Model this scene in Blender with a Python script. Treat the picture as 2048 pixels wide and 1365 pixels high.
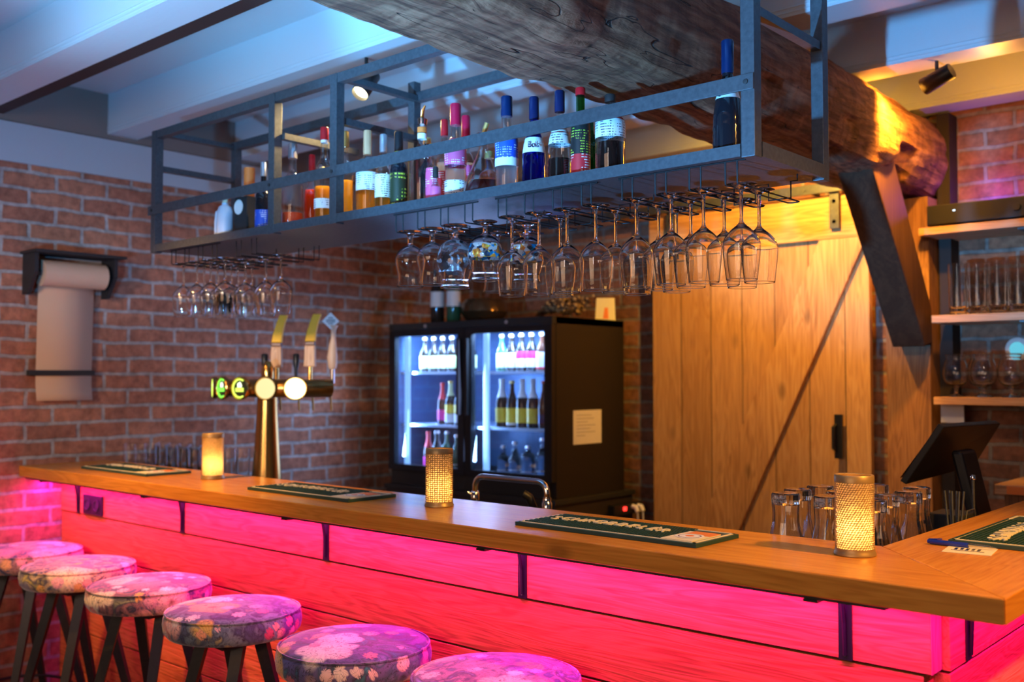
import bpy, bmesh, math, random
from mathutils import Vector, Matrix, noise
PI = math.pi
random.seed(7)
S = bpy.context.scene
C = S.collection
for o in list(bpy.data.objects): bpy.data.objects.remove(o)

# ------------------------------------------------------------------ camera
cam = bpy.data.objects.new('camera', bpy.data.cameras.new('camera')); C.objects.link(cam)
cam.location = (0, 0, 1.46)
cam.rotation_euler = (math.radians(92.139), 0, math.radians(41.4717))
cam.data.sensor_width = 36; cam.data.lens = 2008/2048*36
cam.data.clip_start = 0.02
cam.data.dof.use_dof = True; cam.data.dof.focus_distance = 2.35; cam.data.dof.aperture_fstop = 2.8
S.camera = cam
S.view_settings.view_transform = 'Standard'; S.view_settings.look = 'None'
S.view_settings.gamma = 1; S.view_settings.exposure = 0.0; S.view_settings.use_curve_mapping = False
# ------------------------------------------------------------------ world
W = bpy.data.worlds.new('world'); S.world = W; W.use_nodes = True
W.node_tree.nodes['Background'].inputs[0].default_value = (0.55, 0.62, 0.8, 1)
W.node_tree.nodes['Background'].inputs[1].default_value = 0.05
# ------------------------------------------------------------------ lights
def aim(o, target):
    d = Vector(target) - o.location
    o.rotation_euler = d.to_track_quat('-Z', 'Y').to_euler()
def spot(name, loc, target, power, col, ang=60, blend=.3, r=.03):
    l = bpy.data.lights.new(name, 'SPOT'); l.energy = power; l.color = col
    l.spot_size = math.radians(ang); l.spot_blend = blend; l.shadow_soft_size = r
    o = bpy.data.objects.new(name, l); C.objects.link(o); o.location = loc; aim(o, target); return o
def area(name, loc, target, power, col, sx, sy):
    l = bpy.data.lights.new(name, 'AREA'); l.energy = power; l.color = col
    l.shape = 'RECTANGLE'; l.size = sx; l.size_y = sy
    o = bpy.data.objects.new(name, l); C.objects.link(o); o.location = loc; aim(o, target); return o
def point(name, loc, power, col, r=.02):
    l = bpy.data.lights.new(name, 'POINT'); l.energy = power; l.color = col; l.shadow_soft_size = r
    o = bpy.data.objects.new(name, l); C.objects.link(o); o.location = loc; return o
BLUE = (0.11, 0.46, 1.0); WARM = (1.0, 0.47, 0.08); MAG = (1.0, 0.01, 0.62)
spot('blue_uplight', (-1.36, -0.10, 1.25), (-3.1, 2.0, 3.05), 215, BLUE, 66, .35, .03)
spot('blue_uplight_right', (-1.36, -0.10, 1.25), (-1.25, 3.2, 3.35), 620, BLUE, 60, .25, .03)
spot('blue_uplight_left', (-2.55, 0.45, 1.70), (-2.5, 1.5, 2.75), 120, (0.26, 0.60, 1.0), 85, .8, .12)
area('room_glow', (-1.1, -1.6, 1.7), (-2.0, 2.2, 1.0), 24, (1.0, 0.60, 0.36), 2.0, 1.0)
area('room_lamp', (-.35, -1.3, 2.0), (-1.6, 2.0, 1.7), 5, (1.0, .95, .92), .22, .8)
spot('brick_fill', (-2.6, -0.6, 1.9), (-4.3, 2.25, 1.30), 130, (1.0, 0.74, 0.60), 44, .9, .3)  # added fill that brightens the left brick wall
spot('tap_fill', (-1.6, -.5, 1.9), (-3.47, 2.55, 1.62), 300, (1.0, .72, .42), 11, .9, .1)  # added fill aimed at the tap handles, no fixture behind it
# warm ceiling spots over the counter
spot('warm_spot_right', (0.55, 1.95, 2.5), (-0.9, 2.05, 1.1), 250, WARM, 62, .8, .04)
spot('warm_spot_middle', (-1.55, 0.95, 2.5), (-1.55, 1.95, 1.1), 120, WARM, 60, .9, .05)
spot('warm_spot_far', (-3.2, 1.1, 2.5), (-3.2, 1.95, 1.1), 185, WARM, 62, .9, .05)
# sliding door spots
spot('door_spot', (-1.86, 3.62, 2.46), (-2.0, 4.2, 1.9), 85, (1.0, 0.5, 0.07), 150, .8, .03)
spot('door_spot_beam', (-1.20, 3.50, 2.47), (-1.66, 3.80, 2.16), 170, (1.0, 0.42, 0.03), 120, .8, .02)
point('joist_bounce', (-1.05, 3.75, 2.40), 6.0, (1.0, 0.40, 0.03), .05)
spot('shelf_wall_fill', (-.6, 1.9, 2.5), (-1.1, 4.2, 1.7), 45, (1.0, 0.6, 0.3), 40, .6, .1)  # added fill warming the wall shelves, not one of the door spots
spot('shelf_upfill', (-2.3, 3.2, 1.45), (-1.98, 2.1, 1.93), 14, (.12, .25, 1.0), 28, .6, .05)  # added blue spot under the steel shelf, stands in for fridge light
# small shelf spot
spot('shelf_spot', (-2.600, 2.165, 2.412), (-2.50, 1.93, 2.0), 26, (1.0, 0.66, 0.25), 130, .7, .02)
# magenta strips under the worktops
for k in range(9):
    x0 = -4.1 + k*.41
    area('led_light', (x0, 1.875, 1.04), (x0, 1.93, .45), 2.6, MAG, .40, .012)
area('led_light_return', (-0.56, 2.7, 1.04), (-0.62, 2.7, .6), 9, MAG, 1.6, .012)
point('led_end', (-4.22, 1.84, 1.04), .3, MAG, .01)
# fridge interior
for fx in (-3.70, -3.19):
    area('fridge_light', (fx, 3.615, 1.69), (fx, 3.70, 1.2), 16, (.32, .56, 1.0), .42, .03)
    area('fridge_light_low', (fx-.2, 3.60, 1.35), (fx+.1, 3.9, 1.3), 8, (.26, .5, 1.0), .03, .6)
area('fridge_spill', (-3.45, 3.545, 1.35), (-3.9, 2.6, 1.3), 7, (.36, .50, 1.0), .9, .6)

# ------------------------------------------------------------------ materials
def nodes(m):
    m.use_nodes = True; nt = m.node_tree; return nt, nt.nodes, nt.links
def P(name, col, rough=.5, metal=0., **kw):
    m = bpy.data.materials.new(name); nt, N, L = nodes(m); b = N['Principled BSDF']
    b.inputs['Base Color'].default_value = (*col, 1); b.inputs['Roughness'].default_value = rough
    b.inputs['Metallic'].default_value = metal
    for k, v in kw.items():
        b.inputs[k.replace('_', ' ')].default_value = v
    return m
def ramp(N, L, src, stops):
    r = N.new('ShaderNodeValToRGB'); L.new(src, r.inputs[0])
    el = r.color_ramp.elements
    el[0].position, el[0].color = stops[0][0], (*stops[0][1], 1)
    el[1].position, el[1].color = stops[-1][0], (*stops[-1][1], 1)
    for p, c in stops[1:-1]:
        e = el.new(p); e.color = (*c, 1)
    return r.outputs[0]
def math_(N, L, op, a, b=None, c=None):
    n = N.new('ShaderNodeMath'); n.operation = op
    for i, v in enumerate((a, b, c)):
        if v is None: continue
        if isinstance(v, (int, float)): n.inputs[i].default_value = v
        else: L.new(v, n.inputs[i])
    return n.outputs[0]
def mix(N, L, fac, a, b, mode='MIX'):
    n = N.new('ShaderNodeMix'); n.data_type = 'RGBA'; n.blend_type = mode
    for i, v in ((0, fac), (6, a), (7, b)):
        if isinstance(v, (int, float)): n.inputs[i].default_value = v
        elif isinstance(v, tuple): n.inputs[i].default_value = (*v, 1)
        else: L.new(v, n.inputs[i])
    return n.outputs[2]
def coords(N, L, scale=(1, 1, 1), rot=(0, 0, 0), loc=(0, 0, 0)):
    t = N.new('ShaderNodeTexCoord'); mp = N.new('ShaderNodeMapping')
    mp.inputs['Scale'].default_value = scale; mp.inputs['Rotation'].default_value = rot; mp.inputs['Location'].default_value = loc
    L.new(t.outputs['Object'], mp.inputs[0]); return mp.outputs[0]
def tex(N, L, kind, vec, **kw):
    n = N.new('ShaderNodeTex' + kind); L.new(vec, n.inputs['Vector'])
    for k, v in kw.items():
        if k in n.inputs: n.inputs[k].default_value = v
        else: setattr(n, k, v)
    return n
def bump(N, L, h, strength, dist=.01):
    b = N.new('ShaderNodeBump'); b.inputs['Strength'].default_value = strength; b.inputs['Distance'].default_value = dist
    L.new(h, b.inputs['Height']); L.new(b.outputs[0], N['Principled BSDF'].inputs['Normal'])

def wood(name, axis, dark, mid, light, rough=.45, across=9, knots=.6, board=None, b_axis=None, strength=.25, b_off=0.0, vary=.35):
    """grain runs along axis (0,1,2); optional board seams every `board` metres along b_axis"""
    m = bpy.data.materials.new(name); nt, N, L = nodes(m); b = N['Principled BSDF']
    t = N.new('ShaderNodeTexCoord'); vec = t.outputs['Object']
    seam = None; rnd = None
    if board:
        sx = N.new('ShaderNodeSeparateXYZ'); L.new(vec, sx.inputs[0])
        q = math_(N, L, 'DIVIDE', math_(N, L, 'SUBTRACT', sx.outputs[b_axis], b_off), board)
        fl = math_(N, L, 'FLOOR', q); fr = math_(N, L, 'FRACT', q)
        seam = math_(N, L, 'LESS_THAN', fr, .004/board)
        wn = N.new('ShaderNodeTexWhiteNoise'); wn.noise_dimensions = '1D'; L.new(fl, wn.inputs['W']); rnd = wn.outputs['Value']
        cb = N.new('ShaderNodeCombineXYZ')
        L.new(math_(N, L, 'MULTIPLY', rnd, 17.), cb.inputs[axis])
        L.new(math_(N, L, 'MULTIPLY', rnd, 5.), cb.inputs[(axis + 1) % 3])
        va = N.new('ShaderNodeVectorMath'); va.operation = 'ADD'; L.new(vec, va.inputs[0]); L.new(cb.outputs[0], va.inputs[1]); vec = va.outputs[0]
    mp = N.new('ShaderNodeMapping'); sc = [across]*3; sc[axis] = across*.09; mp.inputs['Scale'].default_value = sc; L.new(vec, mp.inputs[0])
    n1 = tex(N, L, 'Noise', mp.outputs[0], Scale=1.6, Detail=3., Distortion=.6)
    wv = math_(N, L, 'SINE', math_(N, L, 'MULTIPLY', n1.outputs[0], 70.))
    mp2 = N.new('ShaderNodeMapping'); sc = [160]*3; sc[axis] = 4; mp2.inputs['Scale'].default_value = sc; L.new(vec, mp2.inputs[0])
    n2 = tex(N, L, 'Noise', mp2.outputs[0], Scale=1., Detail=3.)
    mp3 = N.new('ShaderNodeMapping'); sc = [2.2]*3; sc[axis] = .6; mp3.inputs['Scale'].default_value = sc; L.new(vec, mp3.inputs[0])
    n3 = tex(N, L, 'Noise', mp3.outputs[0], Scale=1.5, Detail=3.)
    g = math_(N, L, 'MULTIPLY_ADD', wv, .16, n2.outputs[0])
    g = math_(N, L, 'MULTIPLY_ADD', math_(N, L, 'SUBTRACT', n3.outputs[0], .5), .7, g)
    col = ramp(N, L, g, [(.15, dark), (.5, mid), (.85, light)])
    if knots:
        mk = N.new('ShaderNodeMapping'); sc = [5.5]*3; sc[axis] = 2.6; mk.inputs['Scale'].default_value = sc; L.new(vec, mk.inputs[0])
        v = tex(N, L, 'Voronoi', mk.outputs[0], Scale=1.)
        kf = ramp(N, L, v.outputs['Distance'], [(.05, (knots,)*3), (.13, (0, 0, 0))])
        col = mix(N, L, kf, col, tuple(c*.25 for c in dark))
    if board:
        col = mix(N, L, vary, col, mix(N, L, rnd, tuple(c*.75 for c in dark), light), 'MIX')
        col = mix(N, L, seam, col, tuple(c*.12 for c in dark))
        g = math_(N, L, 'SUBTRACT', g, math_(N, L, 'MULTIPLY', seam, 2.))
    L.new(col, b.inputs['Base Color']); b.inputs['Roughness'].default_value = rough
    bump(N, L, g, strength, .004)
    return m

def brick(name, axes, c1, c2, mortar, rough=.85, off=0.):
    m = bpy.data.materials.new(name); nt, N, L = nodes(m); b = N['Principled BSDF']
    t = N.new('ShaderNodeTexCoord'); s = N.new('ShaderNodeSeparateXYZ'); L.new(t.outputs['Object'], s.inputs[0])
    c = N.new('ShaderNodeCombineXYZ'); L.new(s.outputs[axes[0]], c.inputs[0]); L.new(s.outputs[axes[1]], c.inputs[1])
    nz = tex(N, L, 'Noise', t.outputs['Object'], Scale=9., Detail=3.)
    sb = N.new('ShaderNodeVectorMath'); sb.operation = 'SUBTRACT'; L.new(nz.outputs['Color'], sb.inputs[0]); sb.inputs[1].default_value = (.5, .5, .5)
    sm = N.new('ShaderNodeVectorMath'); sm.operation = 'SCALE'; L.new(sb.outputs[0], sm.inputs[0]); sm.inputs['Scale'].default_value = .022
    ad = N.new('ShaderNodeVectorMath'); ad.operation = 'ADD'; L.new(c.outputs[0], ad.inputs[0]); L.new(sm.outputs[0], ad.inputs[1])
    bt = tex(N, L, 'Brick', ad.outputs[0], Scale=1.)
    bt.inputs['Brick Width'].default_value = .225; bt.inputs['Row Height'].default_value = .0705; bt.inputs['Mortar Size'].default_value = .0085
    bt.inputs['Mortar Smooth'].default_value = .25; bt.inputs['Bias'].default_value = -.1
    bt.inputs['Color1'].default_value = (*c1, 1); bt.inputs['Color2'].default_value = (*c2, 1); bt.inputs['Mortar'].default_value = (*mortar, 1)
    n2 = tex(N, L, 'Noise', t.outputs['Object'], Scale=35., Detail=5.)
    n3 = tex(N, L, 'Noise', t.outputs['Object'], Scale=2.5, Detail=3.)
    col = mix(N, L, .75, bt.outputs['Color'], ramp(N, L, n2.outputs[0], [(.25, (.35, .35, .35)), (.7, (1.15, 1.15, 1.15))]), 'MULTIPLY')
    col = mix(N, L, .55, col, ramp(N, L, n3.outputs[0], [(.3, (.55, .5, .5)), (.7, (1.25, 1.2, 1.15))]), 'MULTIPLY')
    L.new(col, b.inputs['Base Color']); b.inputs['Roughness'].default_value = rough
    h = math_(N, L, 'MULTIPLY_ADD', bt.outputs['Fac'], -1.4, n2.outputs[0])
    bump(N, L, h, .7, .008)
    return m

def steel(name, c=(.10, .115, .13), rough=.42, metal=.6):
    m = P(name, c, rough, metal); nt, N, L = nodes(m)
    n = tex(N, L, 'Noise', coords(N, L), Scale=90., Detail=6.)
    L.new(mix(N, L, 1., c, ramp(N, L, n.outputs[0], [(.3, (.8, .8, .8)), (.75, (1.2, 1.2, 1.2))]), 'MULTIPLY'), N['Principled BSDF'].inputs['Base Color'])
    return m
def glass(name, col=(1, 1, 1), rough=0., ior=1.45):
    m = P(name, col, rough, 0.); b = m.node_tree.nodes['Principled BSDF']
    b.inputs['Transmission Weight'].default_value = 1.; b.inputs['IOR'].default_value = ior
    return m
def thin(name, col=(1, 1, 1), refl=.06):
    m = bpy.data.materials.new(name); nt, N, L = nodes(m); N.remove(N['Principled BSDF'])
    out = N['Material Output']; tr = N.new('ShaderNodeBsdfTransparent'); tr.inputs[0].default_value = (*col, 1)
    gl = N.new('ShaderNodeBsdfGlossy'); gl.inputs['Roughness'].default_value = .02
    lw = N.new('ShaderNodeLayerWeight'); lw.inputs[0].default_value = .5
    ms = N.new('ShaderNodeMixShader'); L.new(math_(N, L, 'MULTIPLY_ADD', math_(N, L, 'POWER', lw.outputs['Facing'], 3.), .75, .06), ms.inputs[0])
    L.new(tr.outputs[0], ms.inputs[1]); L.new(gl.outputs[0], ms.inputs[2]); L.new(ms.outputs[0], out.inputs[0]); return m
def emit(name, col, s):
    m = P(name, (0, 0, 0), .5); b = m.node_tree.nodes['Principled BSDF']
    b.inputs['Emission Color'].default_value = (*col, 1); b.inputs['Emission Strength'].default_value = s; return m

def floral(name, base1, base2, seed, acc):
    """printed velvet: layered flowers with petals"""
    m = bpy.data.materials.new(name); nt, N, L = nodes(m); b = N['Principled BSDF']
    v0 = coords(N, L, loc=(seed*1.7, seed*.9, seed*.31))
    nz = tex(N, L, 'Noise', v0, Scale=11., Detail=5., Distortion=1.5)
    col = ramp(N, L, nz.outputs[0], [(.28, tuple(2.2*c for c in base1)), (.42, (.05, .05, .10)), (.52, tuple(1.5*c for c in base2)), (.62, (.06, .09, .16)), (.75, tuple(1.6*c for c in acc))])
    for sc, petals, rad, sharp, stops in ((6.6, 5., .50, .06, [(0., (.80, .70, .62)), (.22, (.85, .42, .38)), (.42, (.75, .5, .12)), (.6, (.9, .82, .78)), (.8, (.55, .16, .12)), (1., (.2, .28, .36))]),
                                   (16., 8., .36, .1, [(0., (.9, .5, .1)), (.35, (.9, .35, .45)), (.6, (.85, .8, .75)), (1., (.5, .05, .15))])):
        v = tex(N, L, 'Voronoi', v0, Scale=sc)
        sub = N.new('ShaderNodeVectorMath'); sub.operation = 'SUBTRACT'
        mul = N.new('ShaderNodeVectorMath'); mul.operation = 'SCALE'; L.new(v0, mul.inputs[0]); mul.inputs['Scale'].default_value = 1.
        L.new(mul.outputs[0], sub.inputs[0]); L.new(v.outputs['Position'], sub.inputs[1])
        s = N.new('ShaderNodeSeparateXYZ'); L.new(sub.outputs[0], s.inputs[0])
        ang = math_(N, L, 'ARCTAN2', math_(N, L, 'ADD', s.outputs[1], math_(N, L, 'MULTIPLY', s.outputs[2], .7)), s.outputs[0])
        cs = N.new('ShaderNodeSeparateColor'); L.new(v.outputs['Color'], cs.inputs[0])
        ph = math_(N, L, 'MULTIPLY', cs.outputs[0], 6.)
        pet = math_(N, L, 'ABSOLUTE', math_(N, L, 'COSINE', math_(N, L, 'MULTIPLY_ADD', ang, petals/2, ph)))
        R = math_(N, L, 'MULTIPLY', math_(N, L, 'MULTIPLY_ADD', pet, .22, .80), math_(N, L, 'MULTIPLY_ADD', cs.outputs[1], .35*rad, rad*.8))
        d = math_(N, L, 'DIVIDE', v.outputs['Distance'], R)
        mask = ramp(N, L, d, [(.88, (1, 1, 1)), (1.0, (0, 0, 0))])
        fc = ramp(N, L, cs.outputs[2], stops)
        streak = math_(N, L, 'MULTIPLY_ADD', math_(N, L, 'SINE', math_(N, L, 'MULTIPLY', ang, 23.)), .25, .8)
        fc = mix(N, L, 1., fc, ramp(N, L, math_(N, L, 'MULTIPLY', d, streak), [(.0, (.35, .2, .15)), (.2, (1.2, 1.1, 1.)), (.9, (.80, .70, .74))]), 'MULTIPLY')
        col = mix(N, L, mask, col, fc)
    n2 = tex(N, L, 'Noise', v0, Scale=400., Detail=2.)
    ln = tex(N, L, 'Noise', v0, Scale=26., Detail=2., Distortion=2.5)
    lm = ramp(N, L, math_(N, L, 'ABSOLUTE', math_(N, L, 'SUBTRACT', ln.outputs[0], .5)), [(.006, (.85, .85, .85)), (.018, (0, 0, 0))])
    col = mix(N, L, lm, col, (.03, .02, .04))
    L.new(col, b.inputs['Base Color']); b.inputs['Roughness'].default_value = .85
    b.inputs['Sheen Weight'].default_value = .45; b.inputs['Sheen Roughness'].default_value = .4
    bump(N, L, n2.outputs[0], .2, .002)
    return m

M = {}
M['paint'] = P('white_paint', (.58, .64, .68), .38)
nt, N, L = nodes(M['paint']); n_ = tex(N, L, 'Noise', coords(N, L, (2, 14, 14)), Scale=3., Detail=4.); bump(N, L, n_.outputs[0], .12, .006)
M['plaster'] = P('plaster', (.40, .47, .52), .8)
M['brickL'] = brick('brick_left', (1, 2), (.50, .21, .12), (.36, .14, .085), (.44, .41, .39))
M['brickB'] = brick('brick_back', (0, 2), (.40, .17, .09), (.25, .11, .065), (.32, .27, .23))
M['counter'] = wood('counter_wood', 0, (.54, .19, .018), (.68, .255, .026), (.76, .31, .036), .27, 7, .5, strength=.06)
M['counterY'] = wood('counter_wood_return', 1, (.54, .19, .018), (.68, .255, .026), (.76, .31, .036), .27, 7, .5, strength=.06)
M['clad'] = wood('cladding_wood', 0, (.46, .09, .022), (.80, .19, .048), (.92, .26, .075), .6, 10, .35, .161, 2, b_off=.093, vary=.15)
M['cladY'] = wood('cladding_wood_return', 1, (.46, .09, .022), (.80, .19, .048), (.92, .26, .075), .6, 10, .35, .161, 2, b_off=.089, vary=.15)
M['endgrain'] = wood('end_grain', 2, (.36, .13, .07), (.58, .23, .12), (.68, .3, .16), .7, 16, 0)
M['doorw'] = wood('door_wood', 2, (.42, .19, .055), (.62, .31, .10), (.74, .42, .16), .5, 9, .55, .165, 0, b_off=-2.79, vary=.3)
M['doorh'] = wood('door_wood_ledge', 0, (.42, .19, .055), (.62, .31, .10), (.74, .42, .16), .5, 9, .55)
M['shelfw'] = wood('shelf_wood', 0, (.34, .16, .07), (.52, .27, .13), (.62, .36, .2), .5, 9, .3)
M['post'] = wood('post_wood', 2, (.16, .07, .03), (.27, .125, .05), (.34, .17, .07), .6, 9, .3)
M['darkwood'] = wood('dark_timber', 2, (.05, .025, .015), (.11, .055, .03), (.17, .09, .05), .75, 12, .4)
M['darkwood2'] = P('black_stained_timber', (.02, .011, .008), .7)
M['steel'] = steel('raw_steel', (.09, .10, .112), .42, .5)
M['wire'] = P('black_wire', (.004, .004, .005), .7)
M['black'] = P('black_plastic', (.007, .007, .009), .45)
M['blackm'] = P('black_matte', (.02, .018, .018), .65)
M['blackleg'] = steel('black_leg', (.02, .018, .02), .5, .2)
M['chrome'] = P('chrome', (.75, .76, .8), .08, 1.)
M['brass'] = P('brass', (.62, .38, .12), .22, 1.)
M['brassd'] = P('brass_dark', (.38, .23, .08), .28, 1.)
M['glass'] = glass('clear_glass')
M['glassT'] = thin('thin_glass')
M['pane'] = thin('door_pane', (.93, .96, 1.0))
M['white'] = P('white_label', (.85, .83, .80), .55)
M['cream'] = P('cream', (.80, .70, .48), .55)
M['greenmat'] = P('green_rubber', (.012, .055, .048), .5)
M['paper'] = P('white_paper', (.78, .74, .72), .8)
M['kraft'] = P('kraft_paper', (.62, .40, .26), .75)
M['silver'] = P('silver_cap', (.62, .64, .68), .28, .8)
M['gold'] = P('gold_foil', (.72, .52, .18), .35, .7)
M['red'] = P('red_cap', (.55, .012, .02), .3)
M['pinkred'] = P('pink_red_cap', (.60, .01, .05), .28)
M['orange'] = P('orange', (.85, .22, .04), .45)
M['bluecap'] = P('blue_cap', (.004, .022, .09), .25, .2)
M['navy'] = P('navy_cap', (.01, .02, .09), .22, .3)
M['yellow'] = P('yellow_paint', (.95, .50, .005), .6)
M['lime'] = P('lime_print', (.45, .6, .03), .5)
M['pink'] = P('pink_print', (.85, .12, .30), .5)
M['purplelabel'] = P('purple_label', (.45, .05, .25), .5)
M['tan'] = wood('handle_wood', 2, (.45, .22, .10), (.62, .34, .17), (.7, .42, .24), .45, 20, 0)
M['brownband'] = P('brown_band', (.12, .03, .015), .4)
M['penblue'] = P('pen_blue', (.01, .03, .38), .25)
M['liner'] = P('frosted_liner', (.95, .75, .42), .6)
nt, N, L = nodes(M['liner']); b_ = N['Principled BSDF']; b_.inputs['Transmission Weight'].default_value = .0
tl = N.new('ShaderNodeBsdfTranslucent'); tl.inputs[0].default_value = (.95, .72, .36, 1); ms = N.new('ShaderNodeMixShader'); ms.inputs[0].default_value = .75
L.new(b_.outputs[0], ms.inputs[1]); L.new(tl.outputs[0], ms.inputs[2]); L.new(ms.outputs[0], N['Material Output'].inputs[0])
M['lantern'] = P('lantern_metal', (.42, .28, .12), .42, .5)
M['flame'] = emit('flame', (1., .72, .3), 30)
M['wax'] = P('wax', (.85, .8, .7), .5)
M['lampglow'] = emit('lamp_glow', (1., .82, .45), 14)
M['led'] = emit('led_strip', (1., .25, 1.), 3.0)
M['fridgeled'] = emit('fridge_led', (.22, .48, 1.), 1.5)
M['fridgein'] = P('fridge_liner', (.08, .14, .26), .35, .3)
M['wood_dark_cab'] = P('cabinet', (.03, .02, .018), .6)
M['floor'] = wood('floor_boards', 0, (.10, .06, .04), (.18, .11, .07), (.24, .15, .1), .5, 9, .2, .14, 1)

# ------------------------------------------------------------------ mesh helpers
def bm_box(bm, x0, x1, y0, y1, z0, z1, bev=0.):
    vs = [bm.verts.new((x, y, z)) for x in (x0, x1) for y in (y0, y1) for z in (z0, z1)]
    fs = [(0, 1, 3, 2), (4, 6, 7, 5), (0, 4, 5, 1), (2, 3, 7, 6), (0, 2, 6, 4), (1, 5, 7, 3)]
    faces = [bm.faces.new([vs[i] for i in f]) for f in fs]
    if bev:
        es = list({e for f in faces for e in f.edges})
        bmesh.ops.bevel(bm, geom=es, offset=bev, segments=2, affect='EDGES', profile=.6)
    return vs
def bm_lathe(bm, prof, seg=32, c=(0, 0, 0), flute=None, axis='Z', close=False):
    rings = []
    for r, z in prof:
        if r < 1e-6:
            ring = [bm.verts.new((0, 0, z))]
        else:
            ring = []
            for i in range(seg):
                a = 2*PI*i/seg; rr = r
                if flute: rr = r*(1 + flute[1]*math.cos(flute[0]*a))
                ring.append(bm.verts.new((rr*math.cos(a), rr*math.sin(a), z)))
        rings.append(ring)
    new = [v for r in rings for v in r]
    pairs = list(zip(rings[:-1], rings[1:]))
    if close: pairs.append((rings[-1], rings[0]))
    for a, b in pairs:
        if len(a) == 1 and len(b) == 1: continue
        for i in range(seg):
            j = (i+1) % seg
            if len(a) == 1: bm.faces.new((a[0], b[i], b[j]))
            elif len(b) == 1: bm.faces.new((a[i], b[0], a[j]))
            else: bm.faces.new((a[i], b[i], b[j], a[j]))
    for v in new:
        if axis == 'X': v.co = Vector((v.co.z, v.co.y, -v.co.x))
        if axis == 'Y': v.co = Vector((v.co.x, v.co.z, -v.co.y))
        v.co += Vector(c)
    return new
def bm_tube(bm, pts, r, seg=8, closed=False):
    pts = [Vector(p) for p in pts]; n = len(pts); rings = []; up = None
    for i, p in enumerate(pts):
        if closed: d = pts[(i+1) % n] - pts[i-1]
        else: d = pts[min(i+1, n-1)] - pts[max(i-1, 0)]
        d.normalize()
        if up is None: up = Vector((0, 0, 1)) if abs(d.z) < .9 else Vector((1, 0, 0))
        s = d.cross(up); s.normalize(); u = s.cross(d); u.normalize(); up = u
        rr = r[i] if isinstance(r, (list, tuple)) else r
        rings.append([bm.verts.new(p + s*rr*math.cos(2*PI*k/seg) + u*rr*math.sin(2*PI*k/seg)) for k in range(seg)])
    m = n if closed else n-1
    for i in range(m):
        a, b = rings[i], rings[(i+1) % n]
        for k in range(seg): bm.faces.new((a[k], a[(k+1) % seg], b[(k+1) % seg], b[k]))
    if not closed:
        bm.faces.new(rings[0][::-1]); bm.faces.new(rings[-1])
def bm_prism(bm, pts, d):
    """extrude polygon pts (3D) by vector d"""
    d = Vector(d); a = [bm.verts.new(p) for p in pts]; b = [bm.verts.new(Vector(p)+d) for p in pts]
    bm.faces.new(a[::-1]); bm.faces.new(b)
    n = len(a)
    for i in range(n): bm.faces.new((a[i], a[(i+1) % n], b[(i+1) % n], b[i]))
def arc(cx, cz, r, a0, a1, n, f):
    return [f(cx + r*math.cos(math.radians(a0+(a1-a0)*i/n)), cz + r*math.sin(math.radians(a0+(a1-a0)*i/n))) for i in range(n+1)]
def obj(name, bm, mat, parent=None, smooth=None, loc=None, bevel=0.):
    bmesh.ops.recalc_face_normals(bm, faces=bm.faces)
    if smooth is not None:
        for f in bm.faces: f.smooth = True
        th = math.radians(smooth)
        for e in bm.edges:
            if len(e.link_faces) == 2 and e.calc_face_angle(0) > th: e.smooth = False
    me = bpy.data.meshes.new(name); bm.to_mesh(me); bm.free()
    mats = mat if isinstance(mat, (list, tuple)) else [mat]
    for m_ in mats: me.materials.append(m_)
    o = bpy.data.objects.new(name, me); C.objects.link(o)
    if parent: o.parent = parent
    if loc: o.location = loc
    if bevel:
        md = o.modifiers.new('bevel', 'BEVEL'); md.width = bevel; md.segments = 2; md.limit_method = 'ANGLE'
    return o
def thing(name, label, cat, loc=(0, 0, 0), rz=0., group=None):
    o = bpy.data.objects.new(name, None); C.objects.link(o); o.empty_display_size = .05
    o.location = loc; o.rotation_euler = (0, 0, rz); o['label'] = label; o['category'] = cat
    if group: o['group'] = group
    return o
def tag(o, label, cat, group=None):
    o['label'] = label; o['category'] = cat
    if group: o['group'] = group
    return o
def struct(o): o['kind'] = 'structure'; return o
def box(name, x0, x1, y0, y1, z0, z1, mat, parent=None, bev=0.):
    bm = bmesh.new(); bm_box(bm, x0, x1, y0, y1, z0, z1, bev); return obj(name, bm, mat, parent)
def lathe(name, prof, mat, parent=None, seg=32, c=(0, 0, 0), axis='Z', flute=None, smooth=40):
    bm = bmesh.new(); bm_lathe(bm, prof, seg, c, flute, axis); return obj(name, bm, mat, parent, smooth)
def tube(name, pts, r, mat, parent=None, seg=10):
    bm = bmesh.new(); bm_tube(bm, pts, r, seg); return obj(name, bm, mat, parent, 50)
def copy_tree(o, parent=None):
    c = o.copy(); C.objects.link(c)
    if parent: c.parent = parent
    for ch in list(o.children): copy_tree(ch, c)
    return c
def text(name, body, size, mat, parent, mtx, ext=.001, sx=1.):
    cu = bpy.data.curves.new('t', 'FONT'); cu.body = body; cu.size = size; cu.extrude = ext; cu.align_x = 'CENTER'; cu.align_y = 'CENTER'
    to = bpy.data.objects.new('t', cu); C.objects.link(to)
    bpy.context.view_layer.update()
    dg = bpy.context.evaluated_depsgraph_get()
    me = bpy.data.meshes.new_from_object(to.evaluated_get(dg)); bpy.data.objects.remove(to)
    for v in me.vertices: v.co = mtx @ Vector((v.co.x*sx, v.co.y, v.co.z))
    me.materials.clear(); me.materials.append(mat)
    o = bpy.data.objects.new(name, me); C.objects.link(o)
    if parent: o.parent = parent
    return o

XL, YB, ZB, ZC = -4.30, 4.30, 2.55, 2.73
YP = 1.955          # face of the bar cladding
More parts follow.
